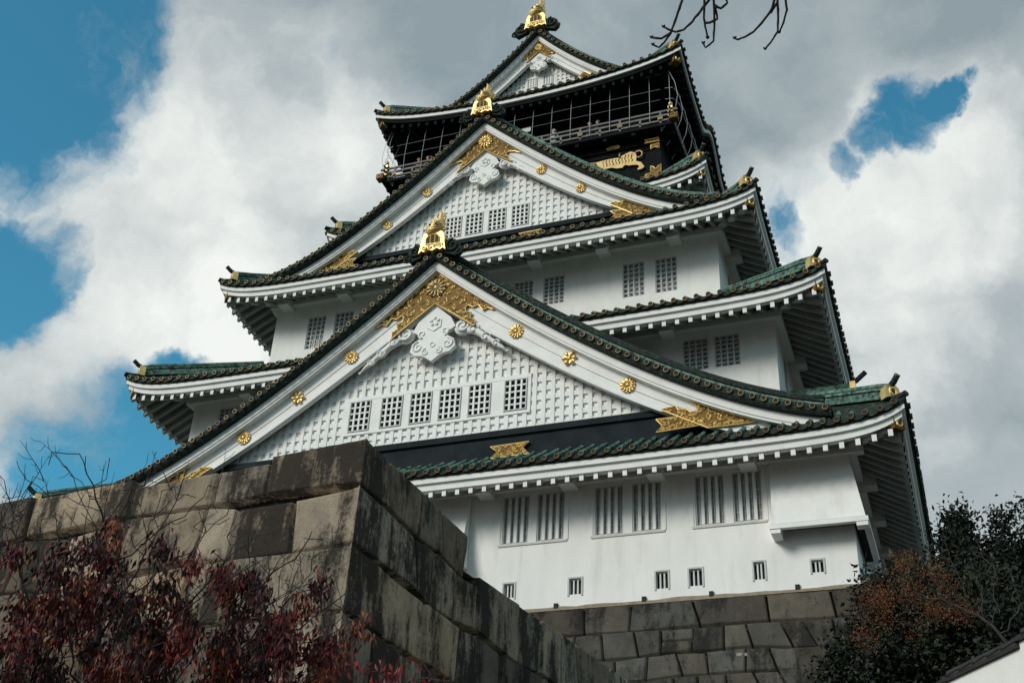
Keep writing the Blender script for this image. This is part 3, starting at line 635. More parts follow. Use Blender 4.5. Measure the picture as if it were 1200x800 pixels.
    for sg in (1, -1):
        k = MB().use('tile'); spiral(k, T, x+sg*.84*s, z+.18*s, .30*s, d-.05, .085*s, sg, 1.7, math.pi/2); k.prism([(x+sg*a*s, z+c*s) for a, c in ((.45, -.1), (1.0, -.32), (1.2, -.1), (1.12, .3), (.9, .5), (.62, .45), (.5, .6))], d-.08, d-.34, T)
        spiral(k, T, x+sg*1.12*s, z-.18*s, .18*s, d-.05, .06*s, -sg, 1.4, math.pi/2)
        child(k.build('flank_scroll'), o)

def gable(T, cx, d0, xf, zo, zl, zband0, zband1, xband, wins, wz, dback, latt=(.355, .385), mould=.40, drop=.35, ridge=.62, verge=.40, bandd=.12, rm='patina'):
    """Irimoya gable: moulding d0, barge board, lattice, tile verge with discs, roof slopes and ridges."""
    G = lambda x, d, z: T(x+cx, d, z)
    d1, d2 = d0-drop, d0-drop-.50
    K = 40; xs = [xf*(k/K) for k in range(K+1)]; XS = [-x for x in xs[::-1]]+xs[1:]
    b = MB().use('trim')
    def sw(prof, X=XS): b.grid([[G(x, d, z) for d, z in prof(x)] for x in X])
    sw(lambda x: [(d1-.1, zo(x)), (d0, zo(x)), (d0, zo(x)-mould+.10), (d0-.04, zo(x)-mould+.08), (d0-.04, zo(x)-mould), (d1-.02, zo(x)-mould)])
    def bp(x):
        t, l = zo(x)-mould, min(zl(x), zo(x)-mould-.05); m_ = t+(l-t)*.46; n_ = l+(t-l)*.14
        return [(d1+.02, t+.02), (d1+.02, m_), (d1-.035, m_-.012), (d1-.035, m_-.028), (d1-.004, m_-.032), (d1-.004, n_), (d1+.035, n_), (d1+.035, l), (d1-.20, l)]
    sw(bp)
    board = child(b.build('barge_board'), keep)
    # lattice
    l = MB(); l.use('trim'); lim = lambda x: (zo(x)-mould+zl(x))/2
    x1 = xf
    while lim(x1) < zband1+.1 and x1 > .5: x1 -= .05
    tri = [(x, lim(x)) for x in np.linspace(-x1, x1, 41)]; l.poly([G(x1, d2-.085, zband1-.2), G(-x1, d2-.085, zband1-.2)]+[G(x, d2-.085, z) for x, z in tri])
    w0, w1 = (wins[0][0]-.14, wins[-1][1]+.14) if wins else (9, -9); sx, sz = latt
    n = int(x1/sx)
    for k in range(-n, n+1):
        x = k*sx+sx*.5
        if abs(x) > x1: continue
        segs = [(zband1-.15, lim(x))]
        if w0 < x < w1: segs = [(zband1-.15, wz[0]-.06), (wz[1]+.16, lim(x))]
        for z0, z1 in segs:
            if z1-z0 > .05: lbox(l, G, x-sx*.225, x+sx*.225, d2-.16, d2, z0, z1)
    z = zband1+.12
    while z < lim(0):
        xm = x1
        while lim(xm) < z and xm > 0: xm -= .04
        segs = [(-xm, xm)]
        if wz and wz[0]-.25 < z < wz[1]+.35: segs = [(-xm, w0), (w1, xm)]
        for a, c in segs:
            if c-a > .1: lbox(l, G, a, c, d2-.16, d2-.022, z-sz*.255, z+sz*.255)
        z += sz
    if wins:      # border and posts round the window row
        lbox(l, G, w0, w1, d2-.16, d2+.03, wz[1]+.02, wz[1]+.18); lbox(l, G, w0, w1, d2-.16, d2+.03, wz[0]-.14, wz[0]-.02)
        e_ = [w0]+[q for w_ in wins for q in w_]+[w1]
        for a, c in zip(e_[0::2], e_[1::2]): lbox(l, G, a, c, d2-.16, d2+.02, wz[0]-.02, wz[1]+.02)
    child(l.build('lattice_gable_panel'), keep)
    for a, c in wins: window(G, d2+.09, a, c, wz[0], wz[1], 'gable')
    # black band under the lattice
    k = MB().use('band'); lbox(k, G, -xband, xband, d2-.3, d2+bandd, zband0, zband1-.24); lbox(k, G, -xband-.05, xband+.05, d2-.3, d2+bandd+.10, zband1-.238, zband1); child(k.build('black_band'), keep)
    # verge tiles
    v = MB().use('tile'); v.grid([[G(x, d, zo(x)+h) for d, h in ((d0-.3, .003), (d0+.22, .003), (d0+.30, .10), (d0+.30, verge-.05), (d0+.2, verge), (d0-.5, verge))] for x in XS])
    vg = child(v.build('verge_tiles'), keep); ds = MB(); ax = Vector(G(0, 1, 0))-Vector(G(0, 0, 0)); s_, acc = .0, .0; x = 0.0; px, pz = 0, zo(0)
    pos = [0.0]; nxt = .40
    for q in range(1, 1500):
        xx = xf*q/1500; zz = zo(xx); acc += math.hypot(xx-px, zz-pz); px, pz = xx, zz
        if acc >= nxt: pos += [xx, -xx]; nxt += .40
    for x in pos:
        z = zo(x)+verge*.56; ds.use('patina'); ds.tube([G(x, d0+.34, z), G(x, d0-.6, z+.02)], .105, 6)
        ds.use('disc'); ds.disc(G(x, d0+.36, z), ax, .105, 10, .03); ds.use('goldring'); ds.ring(G(x, d0+.365, z), ax, .088, .016, 12)
    child(ds.build('verge_disc_row'), vg)
    # slopes
    r = MB().use('tile'); D = [d0+.1, d0-1.0, (d0+dback)/2, dback]
    r.grid([[G(x, d, zo(x)+verge+.01) for d in D] for x in XS])
    r.use('patina'); d = d0-1.25
    while d > dback:
        for sg in (1, -1): r.tube([G(sg*x, d, zo(x)+verge+.05) for x in xs[1::2]], .10, 5)
        d -= .44
    rf = child(r.build('gable_roof'), keep)
    m_ = MB(); dm = d0-.62
    for sg in (1, -1):
        X = [sg*x for x in np.linspace(.35, xf-.25, 34)]
        for (hw, h0, h1, mk) in ((.25, .0, .22, rm), (.18, .22, .28, 'tile'), (.24, .28, .36, 'patina'), (.18, .36, .44, 'tile'), (.22, .44, .52, rm)):
            m_.use(mk); m_.grid([[G(x, dm+hw, zo(x)+verge+h0*ridge/.62), G(x, dm+hw, zo(x)+verge+h1*ridge/.62), G(x, dm-hw, zo(x)+verge+h1*ridge/.62), G(x, dm-hw, zo(x)+verge+h0*ridge/.62)] for x in X])
        m_.use('patina' if rm == 'patina' else 'tile'); m_.smooth = True; m_.tube([G(x, dm, zo(x)+verge+ridge) for x in X], .13, 7); m_.smooth = False
    za = zo(0)+verge
    m_.use('tile'); lbox(m_, G, -.30, .30, dback, d0-.1, za-.15, za+.75); m_.use('patina'); lbox(m_, G, -.36, .36, dback, d0-.05, za+.28, za+.38); m_.tube([G(0, d0-.05, za+.82), G(0, dback, za+.82)], .17, 8)
    child(m_.build('gable_ridge'), rf)
    return G, d1, board

T0 = TS(0)
# lower great gable
zo1 = pcurve([(0, 14.22), (3.35, 11.53), (3.78, 10.95), (5.65, 9.76), (7.2, 8.55), (7.8, 8.25), (9.78, 7.05), (10.74, 6.5), (12.58, 5.68), (13.84, 5.27), (15, 5.0)], 4)
zl1 = pcurve([(0, 12.31), (2.1, 10.89), (3.77, 9.58), (5.57, 8.38), (7.03, 7.35), (8.69, 6.50), (10.5, 5.55), (12, 4.95), (15, 4.4)], 3)
win1 = [(-3.5, -2.6), (-2.15, -1.25), (-.93, -.03), (.27, 1.17), (1.47, 2.37), (2.9, 3.8)]
G, d1, bd = gable(T0, .2, 16.3, 14.6, zo1, zl1, 4.9, 6.58, 10.6, win1, (7.42, 8.74), 10.9, rm='tile')
half = [(0, 13.80), (1.3, 12.78), (2.72, 11.70), (2.45, 11.66), (2.25, 11.78), (2.05, 11.70), (1.85, 11.98), (1.62, 11.92), (1.42, 12.05), (1.30, 11.95), (1.34, 11.72), (1.58, 11.66), (1.52, 11.42), (1.74, 11.3), (1.74, 11.02), (.9, 11.68), (0, 12.36)]
def mir(h): return h+[(-x, z) for x, z in h[1:-1]][::-1]
gold_plate('gold_apex_plate', mir(half), G, d1+.03, bd, seed=1)
rosette(0, 13.08, .42, G, d1+.12, bd, mk='dullgold')
foot = [(9.81, 6.98), (13.05, 5.45), (10.53, 5.44), (8.95, 6.34), (9.44, 6.43), (9.54, 6.27), (9.83, 6.25), (9.97, 6.10), (10.22, 6.12), (10.14, 6.37), (10.0, 6.5), (9.98, 6.70)]
foot2 = [(8.76, 6.01), (9.6, 6.0), (10.25, 5.58), (8.75, 5.52), (8.98, 5.72)]
but = [(2.56, 5.94), (4.05, 5.97), (3.81, 5.75), (4.07, 5.48), (2.59, 5.47), (2.84, 5.70)]
for sg in (1, -1):
    gold_plate('gold_foot_plate', [(sg*x, z) for x, z in foot], G, d1+.04, bd, seed=2)
    gold_plate('gold_tail_plate', [(sg*x, z) for x, z in foot2], G, d1+.02, bd, sc=.7, seed=3)
    for (x, z), st_ in (((3.45, 10.50), 0), ((5.58, 8.97), 1), ((7.76, 7.52), 0)): rosette(sg*x, z, .29, G, d1+.03, bd, bool(st_))
gold_plate('gold_band_plate', but, G, 15.45+.16, bd, sc=.7, seed=4)
gold_plate('gold_band_plate', [(-x, z) for x, z in but], G, 15.45+.16, bd, sc=.7, seed=4)
pendant(G, d1-.10, 12.32, 9.80, bd); finial(G, 0.0, 16.72, 14.42, 2.0, bd)
# upper great gable
zo2 = pcurve([(0, 25.08), (1.5, 23.65), (3.57, 21.89), (6.07, 19.86), (7.5, 18.97), (9.31, 18.05), (10.6, 17.75), (11.3, 17.65)], 4)
zl2 = pcurve([(0, 23.59), (2.06, 21.83), (3.07, 21.08), (5.0, 19.55), (6.2, 18.8), (7.6, 18.1), (9.5, 17.5), (11.3, 17.2)], 3)
win2 = [(-1.93, -1.15), (-.95, -.10), (.17, 1.03), (1.3, 2.13)]
G, d1, bd = gable(T0, .05, 12.3, 11.0, zo2, zl2, 17.5, 18.90, 7.0, win2, (19.2, 20.38), 6.4, latt=(.335, .375))
half = [(0, 24.75), (1.0, 23.92), (2.0, 23.05), (1.75, 23.02), (1.5, 23.16), (1.2, 23.22), (1.05, 23.12), (1.2, 22.85), (1.36, 22.58), (.7, 23.05), (0, 23.60)]
gold_plate('gold_apex_plate', mir(half), G, d1+.03, bd, sc=.85, seed=5); rosette(0, 24.12, .36, G, d1+.11, bd)
foot = [(6.63, 19.40), (8.55, 18.25), (7.25, 18.15), (6.07, 18.98), (6.35, 19.08), (6.55, 18.98), (6.72, 19.06), (6.8, 19.15)]
foot2 = [(6.1, 18.62), (6.75, 18.6), (7.2, 18.2), (6.1, 18.2), (6.3, 18.4)]
for sg in (1, -1):
    gold_plate('gold_foot_plate', [(sg*x, z) for x, z in foot], G, d1+.04, bd, sc=.8, seed=6)
    gold_plate('gold_tail_plate', [(sg*x, z) for x, z in foot2], G, d1+.02, bd, sc=.6, seed=7)
    for x, z in ((2.83, 21.76), (4.72, 20.25)): rosette(sg*x, z, .25, G, d1+.03, bd)
    gold_plate('gold_band_plate', [(sg*x, z) for x, z in ((1.77, 18.60), (2.85, 18.62), (2.68, 18.46), (2.87, 18.30), (1.77, 18.30), (1.94, 18.45))], G, 11.45+.16, bd, sc=.6, seed=8)
pendant(G, d1-.10, 23.6, 21.6, bd); finial(G, 0.0, 12.72, 25.30, 1.85, bd)
# top gable
zo3 = pcurve([(0, 37.71), (2.07, 35.45), (2.62, 34.98), (4.0, 33.8), (5.2, 33.0)], 2)
zl3 = pcurve([(0, 36.57), (2.4, 34.2), (3.6, 33.15), (5.2, 32.0)], 2)
G, d1, bd = gable(T0, -.1, 5.5, 5.2, zo3, zl3, 32.6, 33.2, 3.5, [(-.80, -.2), (.16, .76)], (34.42, 35.12), -5.4, latt=(.26, .30), mould=.34, drop=.3, verge=.36)
half = [(0, 37.42), (.6, 36.75), (1.05, 36.28), (.85, 36.22), (.7, 36.32), (.62, 36.12), (.7, 35.96), (.35, 36.28), (0, 36.6)]
gold_plate('gold_apex_plate', mir(half), G, d1+.03, bd, sc=.6, seed=9); rosette(0, 36.92, .25, G, d1+.10, bd)
for sg in (1, -1): gold_plate('gold_foot_plate', [(sg*x, z) for x, z in ((2.75, 34.25), (3.6, 33.5), (3.0, 33.25), (2.45, 33.9))], G, d1+.04, bd, sc=.6, seed=10)
pendant(G, d1-.06, 36.55, 35.2, bd); finial(G, 0.0, 5.95, 37.9, 2.3, bd)
Tb = TS(2); bg_ = MB().use('trim'); bg_.poly([Tb(-4.6, 5.2, 33.0), Tb(4.6, 5.2, 33.0), Tb(0, 5.2, 37.4)]); child(bg_.build('rear_gable_panel'), keep)
# small side gable on the east slope of the lowest roof
Tr = lambda t, d, z: (d, t-11.35, z)
zs_ = pcurve([(0, 8.35), (.6, 7.7), (1.3, 7.0), (2.0, 6.55)], 2)
sg_ = MB().use('patina')
for k in range(7):
    d = 12.8+2.4*k/6
sg_.use('tile'); sg_.grid([[Tr(x, d, zs_(x)) for d in (12.7, 15.2)] for x in np.linspace(-1.9, 1.9, 15)]); sg_.use('patina')
for k in range(6):
    for s_ in (1, -1): sg_.tube([Tr(s_*x, 12.95+.42*k, zs_(x)+.04) for x in np.linspace(.1, 1.9, 6)], .1, 5)
lbox(sg_, Tr, -.24, .24, 12.7, 15.15, 8.3, 8.62); sg_.use('tile'); lbox(sg_, Tr, -.17, .17, 12.7, 15.12, 8.62, 8.72); sg_.use('patina'); lbox(sg_, Tr, -.24, .24, 12.7, 15.15, 8.72, 8.84); sg_.tube([Tr(0, 12.7, 8.92), Tr(0, 15.15, 8.92)], .14, 8)
sgo = child(sg_.build('side_gable_roof'), keep)
q = MB().use('trim'); q.poly([Tr(-1.6, 14.9, 5.6), Tr(1.6, 14.9, 5.6), Tr(0, 14.9, 8.2)]); q.use('tile'); lbox(q, Tr, -.35, .35, 15.0, 15.25, 7.9, 8.45)
q.use('gold'); lbox(q, Tr, -.28, .28, 15.16, 15.36, 8.45, 9.0); q.use('tile'); q.tube([Tr(0, 15.1, 9.0), Tr(0, 15.4, 9.15), Tr(0, 15.75, 9.45)], .1, 8); child(q.build('side_gable_end'), sgo)

# ------------------------------------------------------------------ gilded tiger reliefs and plates on the black storey
TIG = [(4.0, 26.30), (4.16, 26.38), (4.54, 26.40), (4.99, 26.38), (5.08, 26.45), (5.03, 26.63), (5.10, 26.66), (5.14, 26.46), (5.36, 26.55), (5.55, 26.62), (5.72, 26.56), (5.96, 26.53), (6.05, 26.45), (6.16, 26.40), (6.18, 26.27), (6.08, 26.20), (5.99, 26.20), (5.97, 26.12), (6.16, 26.11), (6.28, 26.22), (6.26, 26.42), (6.14, 26.56), (6.0, 26.62), (5.75, 26.66),
       ]
BODY = [(3.3, 26.02), (3.45, 26.22), (3.65, 26.34), (4.16, 26.38), (4.54, 26.40), (4.99, 26.38), (5.36, 26.55), (5.60, 26.62), (5.85, 26.50), (5.92, 26.25), (5.88, 25.95), (6.15, 25.80), (6.31, 25.47), (6.17, 25.37), (5.98, 25.35), (5.95, 25.43), (6.06, 25.53), (5.98, 25.67), (5.73, 25.73), (5.51, 25.74), (5.32, 25.83), (5.17, 25.68), (4.91, 25.70), (4.6, 25.82), (4.2, 25.80), (4.05, 25.55), (3.8, 25.45), (3.75, 25.55), (3.9, 25.68), (3.85, 25.85), (3.5, 25.85)]
for sg in (1, -1):
    t = MB().use('dullgold'); TT = lambda x, d, z, sg=sg: T0(sg*x, d, z)
    t.prism(BODY, 6.58, 6.46, TT); t.smooth = True
    t.tube([TT(5.86, 6.58, 26.50), TT(6.1, 6.58, 26.55), TT(6.22, 6.58, 26.42), TT(6.2, 6.58, 26.22), TT(6.05, 6.58, 26.13), TT(5.94, 6.58, 26.18)], [.06, .055, .055, .05, .045, .03], 6)
    t.tube([TT(5.06, 6.58, 26.36), TT(5.04, 6.6, 26.52), TT(5.08, 6.6, 26.66)], [.07, .05, .02], 5)
    0 and [t.tube([TT(x_, 6.5, z_), TT(x_, 6.585, z_), TT(x_+.02, 6.605, z_+.03), TT(x_+.02, 6.612, z_+.03)], [r_, r_*.95, r_*.6, r_*.1], 16) for x_, z_, r_ in ((5.62, 26.2, .30), (5.2, 26.12, .24), (4.75, 26.1, .24), (4.3, 26.1, .26), (3.9, 26.0, .24))]; t.smooth = False
    t.tube([TT(3.3, 6.55, 26.05), TT(3.5, 6.62, 26.1), TT(3.8, 6.6, 26.12)], [.12, .22, .18], 8)
    t.use('golddark')
    for k in range(10): x = 4.2+.165*k; t.tube([TT(x, 6.585, 26.33+(.14 if k > 6 else 0)), TT(x-.05, 6.585, 26.2), TT(x+.03, 6.585, 26.05), TT(x-.02, 6.585, 25.95)], .017+.008*(k % 2), 4)
    child(t.build('gold_tiger_relief'), keep)
    for nm, pl, d in (('gold_corner_plate', [(6.66, 26.77), (7.1, 26.82), (7.1, 26.47), (6.87, 26.6), (6.66, 26.48)], 6.54), ('gold_corner_plate', [(6.62, 25.40), (6.78, 25.33), (6.88, 25.2), (7.0, 25.33), (7.16, 25.42), (7.16, 24.7), (6.3, 24.7), (6.35, 24.94), (6.62, 25.0)], 6.54),
                      ('gold_corner_plate', [(6.35, 27.10), (7.14, 27.10), (7.14, 26.88), (6.36, 26.88), (6.46, 26.99)], 6.62), ('gold_lintel_plate', [(4.38, 27.02), (4.46, 27.10), (5.02, 27.10), (5.1, 27.0), (5.02, 26.90), (4.46, 26.90)], 6.62), ('gold_lintel_plate', [(.38, 27.02), (.46, 27.10), (1.02, 27.10), (1.1, 27.0), (1.02, 26.90), (.46, 26.90)], 6.62)):
        gold_plate(nm, [(sg*x, z) for x, z in pl], T0, d, keep, sc=.5, fill='golddark')
    for x in (.9, 2.1, 3.4, 4.7, 5.7, 6.8): gold_plate('gold_stud', [(sg*x-.13, 27.34), (sg*x+.13, 27.34), (sg*x+.13, 27.52), (sg*x-.13, 27.52)], T0, 6.80, keep, sc=.4, fill='gold')
    for y in (-5.4, -4.1, -2.4, -.8, .8, 2.4, 4.1): 
        s_ = MB().use('gold'); s_.box(sg*7.55-.02, sg*7.55+.02, y-.13, y+.13, 27.34, 27.52); child(s_.build('gold_stud'), keep)
# ------------------------------------------------------------------ masonry
def blocks(mb, Pf, cells, mk, rnd=.07, gap=.03, amp=.02, lo=.72, hi=1.25, edge=(0, 0), stain=None):
    """cells: 4 corners in (u, v) metres; Pf(u, v, depth) -> point. Every block is pillowed, chipped and set back at its joints."""
    mb.use(mk); mb.smooth = True
    for ci, c in enumerate(cells):
        (u0, v0), (u1, v1), (u2, v2), (u3, v3) = c
        w_ = max(abs(u1-u0), abs(u2-u3)); h_ = max(abs(v3-v0), abs(v2-v1))
        if w_ < .12 or h_ < .12: continue
        k = random.uniform(lo, hi); wm = random.uniform(-.07, .07); sa = random.choice((.1, .3, .5, .6, .8, 1.0))
        if stain and ci < len(stain): k, sa = stain[ci]
        mb.tint = (k*(1+wm), k, k*(1-wm*1.3), sa); off = random.uniform(-.025, .035)
        def par(L_, e0=False, e1=False):
            n = max(2, int(L_/.17)); a = [q/n for q in range(1, n)]
            lo_ = [0] if e0 else [0, gap*.45/L_, gap*.75/L_, (gap+rnd*.5)/L_]; hi_ = [1] if e1 else [1-(gap+rnd*.5)/L_, 1-gap*.75/L_, 1-gap*.45/L_, 1]
            return lo_+[x for x in a if lo_[-1]+.02 < x < hi_[0]-.02]+hi_
        isE0, isE1 = abs(min(u0, u3)-edge[0]) < 1e-4 and edge[1] & 1, abs(max(u1, u2)-edge[0]) < 1e-4 and edge[1] & 2
        S_, T_ = par(w_, isE0, isE1), par(h_); P = []
        for s in S_:
            row = []
            for t in T_:
                u = (u0*(1-s)+u1*s)*(1-t)+(u3*(1-s)+u2*s)*t; v = (v0*(1-s)+v1*s)*(1-t)+(v3*(1-s)+v2*s)*t
                ds = min(9 if isE0 else s*w_, 9 if isE1 else (1-s)*w_, t*h_, (1-t)*h_)
                p0 = Vector(Pf(u, v, 0)); nz = mn.noise(p0*1.3)*.6+mn.noise(p0*4.7)*.35+mn.noise(p0*11)*.2
                er = max(0, 1-ds/(rnd*(1+.9*mn.noise(p0*2.1))+.001)) if ds < .4 else 0
                dep = off+amp*nz*1.4-((.034+.05*max(0, mn.noise(p0*1.9)))*er*er)
                if ds < gap*.6: dep = -.24
                near = min(s*w_ if isE0 else 9, (1-s)*w_ if isE1 else 9)
                if near < .25: dep *= near/.25*.8+.2*0
                row.append(Pf(u, v, dep))
            P.append(row)
        mb.grid(P)
    mb.smooth = False; mb.tint = (1, 1, 1)
def courses(u0, u1, hs, v0, wlo, whi, jit=.05, first=None):
    """Rows of four-cornered cells with wandering joints; first = optional widths of the leading blocks of each row."""
    nodes = []; v = v0; out = []
    line = lambda v: (lambda u, ph=random.uniform(0, 9), v=v: v+jit*(math.sin(u*.9+ph)+.6*math.sin(u*2.3+ph*2)))
    top = lambda u, v=v0: v
    for r, h in enumerate(hs):
        v += h; bot = line(v); u = u0; q = 0; js = 0.0
        while u < u1-.05:
            w_ = first[r][q] if first and r < len(first) and q < len(first[r]) else random.uniform(wlo, whi)
            n = min(u1, u+w_)
            if u1-n < wlo*.5: n = u1
            je = 0 if n >= u1 else random.uniform(-.11, .11)
            if random.random() < .07 and not first and .86 < h < 1.0 and n-u > .8:     # two small stones instead of one
                m_ = random.uniform(.4, .6); vm = top((u+n)/2)*(1-m_)+bot((u+n)/2)*m_
                out += [[(u+js, top(u)), (n+je, top(n)), (n+je*.5, vm), (u+js*.5, vm)], [(u+js*.5, vm), (n+je*.5, vm), (n-je, bot(n)), (u-js, bot(u))]]
            else: out.append([(u+js, top(u)), (n+je, top(n)), (n-je, bot(n)), (u-js, bot(u))])
            u = n; js = je; q += 1
        top = bot
    return out
# --- the keep's stone base: battered walls of squared grey blocks
BAT = lambda v: .27*v+.010*v*v
sb_ = MB()
def base_face(i, cells):
    T = TS(i)
    def Pf(u, v, d):
        b = BAT(v); return T(u*(15.05+b)/15.05, 15.06+b+d*.95, -.10-v+d*.28)
    blocks(sb_, Pf, cells, 'stone2', rnd=.06, gap=.06, amp=.03, lo=.7, hi=1.3)
random.seed(21)
for i in (0, 1):
    cs = courses(-15.05, 15.05, [.98], 0, 1.5, 2.3, .035)
    c2 = courses(-15.05, 15.05, [.90, .80, .78, .85, .9, .9], .98, .62, 1.15, .07)
    if i == 0:      # one very large slab low on the east end
        c2 = [c for c in c2 if not (c[0][0] > 12.0 and c[0][1] > 1.75 and c[0][1] < 3.2)]; c2 += [[(12.0, 1.9), (15.05, 1.9), (15.05, 3.4), (12.15, 3.4)]]
    base_face(i, cs+c2)
sb_.use('joint')
for i in range(4):
    T = TS(i); sb_.use('joint' if i < 2 else 'stone2'); K = 12
    sb_.grid([[T(s*(14.80+BAT(15*k/K)), 14.80+BAT(15*k/K), -.10-15*k/K) for k in range(K+1)] for s in (-1, 1)])
    if i < 2:
        sb_.use('stone2'); sb_.grid([[T(s*(15.08+BAT(5.9+9.2*k/6)), 15.08+BAT(5.9+9.2*k/6), -6-9.2*k/6) for k in range(7)] for s in (-1, 1)])
sb_.use('stone2'); sb_.poly([(-15.1, -15.1, -.12), (15.1, -15.1, -.12), (15.1, 15.1, -.12), (-15.1, 15.1, -.12)])
base = empty('stone_base', (0, 0, -15)); tag(base, 'grey block stone base that the white castle keep stands on', 'stone base')
child(sb_.build('block_facing'), base)
ch = MB().use('mortar')       # tan chinking in a few joints
for x, z0, z1 in ((7.35, -1.25, -1.95), (8.62, -1.22, -1.75), (13.1, -2.2, -2.28)):
    y = -15.05-BAT(-z0-.1)
    if z0-z1 > .2: ch.hexa([(x-.05, y-.12, z1), (x+.02, y-.12, z1), (x+.02, y+.1, z1), (x-.05, y+.1, z1), (x-.08, y+.03, z0), (x+.06, y+.03, z0), (x+.06, y+.15, z0), (x-.08, y+.15, z0)])
for x, z, w_ in ((11.2, -2.12, .5), (12.6, -2.2, .35), (10.6, -2.1, .2)): y = -15.05-BAT(-z-.1); ch.hexa([(x, y-.03, z-.05), (x+w_, y-.03, z-.08), (x+w_, y+.1, z-.08), (x, y+.1, z-.05), (x, y-.01, z+.05), (x+w_, y-.01, z), (x+w_, y+.1, z), (x, y+.1, z+.05)])
child(ch.build('mortar_chinking'), base)

# --- the nearer stone wall with its sharp corner
random.seed(5)
C0 = Vector((8.5, -35.0, 0)); dL = Vector((-8.64, .94, 0)).normalized(); nL = Vector((dL.y, -dL.x, 0)); nL = nL if nL.y < 0 else -nL
RP = [Vector((8.5, -35, 0)), Vector((8.62, -30.6, 0)), Vector((9.75, -22.3, 0)), Vector((10.9, -15.5, 0))]
RL = [0]
for a, b in zip(RP, RP[1:]): RL.append(RL[-1]+(b-a).length)
ZT = -4.08; bt = .055
def PL(u, v, d):
    p = C0+dL*u+nL*(d+bt*v); 
    if u < .3: p += Vector((1, 0, 0))*(bt*.4*v*(1-u/.3))
    return (p.x, p.y, ZT-v)
def rpos(u):
    for k in range(3):
        if u <= RL[k+1] or k == 2: return RP[k].lerp(RP[k+1], (u-RL[k])/(RL[k+1]-RL[k])), (RP[k+1]-RP[k]).normalized()
def PR(u, v, d):
    p, t = rpos(u); n = Vector((t.y, -t.x, 0)); q = p+n*(d+bt*.4*v)
    if u < .3: q += nL*bt*v*(1-u/.3)
    return (q.x, q.y, ZT-v)
fw = MB()
hs = [.92, 1.07, 1.15, 1.2, 1.1, 1.2, 1.2, 1.2, 1.2]
vv = [0]
for h in hs: vv.append(vv[-1]+h)
# left face: explicit leading stones, then random
LST = [(1.05, .92), (1.1, .80), (1.0, .35), (1.3, .12), (.85, 1.0), (1.35, .25), (1.0, .55), (1.1, .3), (1.2, .3)]
LW = [[3.15, 2.0, 2.6], [1.26, 1.22, .75, 1.9], [3.3, 1.5, 2.2], [1.5, 2.0], [2.4, 1.6], [1.4, 2.2], [2.2], [1.5], [2.3]]
cells = []
for r in range(9):
    u = 0; q = 0; js = 0
    while u < 22:
        w_ = LW[r][q] if q < len(LW[r]) else random.uniform(1.1, 2.7); n = u+w_; je = random.uniform(-.07, .07)
        WB = lambda r, u: 0 if r == 0 else min(1, max(0, u)/2.2)*(.42*mn.noise(Vector((u*.42, r*7.3, 1.7)))+.14*mn.noise(Vector((u*1.6, r*3.1, 4.2))))+.05*(u == 0)*0
        t0, t1 = vv[r]+WB(r, u), vv[r]+WB(r, n); b0, b1 = vv[r+1]+WB(r+1, u), vv[r+1]+WB(r+1, n)
        if r == 0 and q: t0 = t1 = -.16*min(1, max(0, u-2.9)/2.0)+.03*(q % 3)+(.07 if q == 1 else 0)
        if q == 0 and r == 0: cells += [[(0, 0), (2.0, 0), (1.96, b1*.985), (0, b0)], [(2.0, .10), (n+je, .10), (n-je, b1), (1.96, b1*.985)]]
        else: cells.append([(u+js, t0), (n+je, t1), (n-je, b1), (u-js, b0)])
        u = n; js = je; q += 1
order = [c for c in cells if min(q[0] for q in c) < 3.3 and min(q[1] for q in c) < 3.0]; rest = [c for c in cells if c not in order]
blocks(fw, PL, order+rest, 'stone', stain=LST, rnd=.06, gap=.065, amp=.022, lo=.42, hi=1.6, edge=(0, 1))
# right face: high corner piece, then the lower stepped run
cR = []
RW = [[1.0, 1.25, 1.0], [2.2, .7, 1.0, .7], [1.1, 1.6, 1.4]]
for r in range(9):
    u = 0; q = 0; js = 0; end = RL[-1]
    while u < end-.1:
        w_ = RW[r][q] if r < 3 and q < len(RW[r]) else random.choice((random.uniform(.6, 1.1), random.uniform(1.2, 2.3))); n = min(end, u+w_)
        if u < RL[1] < n+.4 and r < 2: n = RL[1] if r == 0 else RL[1]+.45
        if end-n < .4: n = end
        je = random.uniform(-.11, .11)*(n < end); t0, t1, b0, b1 = vv[r], vv[r], vv[r+1], vv[r+1]
        WC = lambda r, u: 0 if r == 0 else min(1, max(0, u-.8)/1.5)*(.20*mn.noise(Vector((u*.6, r*5.3, 9.7)))+.12*mn.noise(Vector((u*1.9, r*2.1, 3.2))))
        t0 += WC(r, u); t1 += WC(r, n); b0 += WC(r+1, u); b1 += WC(r+1, n)
        if u >= RL[1]-.02 and r == 0: u = n; js = je; q += 1; continue
        if u >= RL[1]-.5 and r == 1: t0 = t1 = .70
        cR.append([(u+js, t0), (n+je, t1), (n-je, b1), (u-js, b0)]); u = n; js = je; q += 1
blocks(fw, PR, cR, 'stone', rnd=.055, gap=.060, amp=.020, lo=.5, hi=1.7, edge=(0, 1))
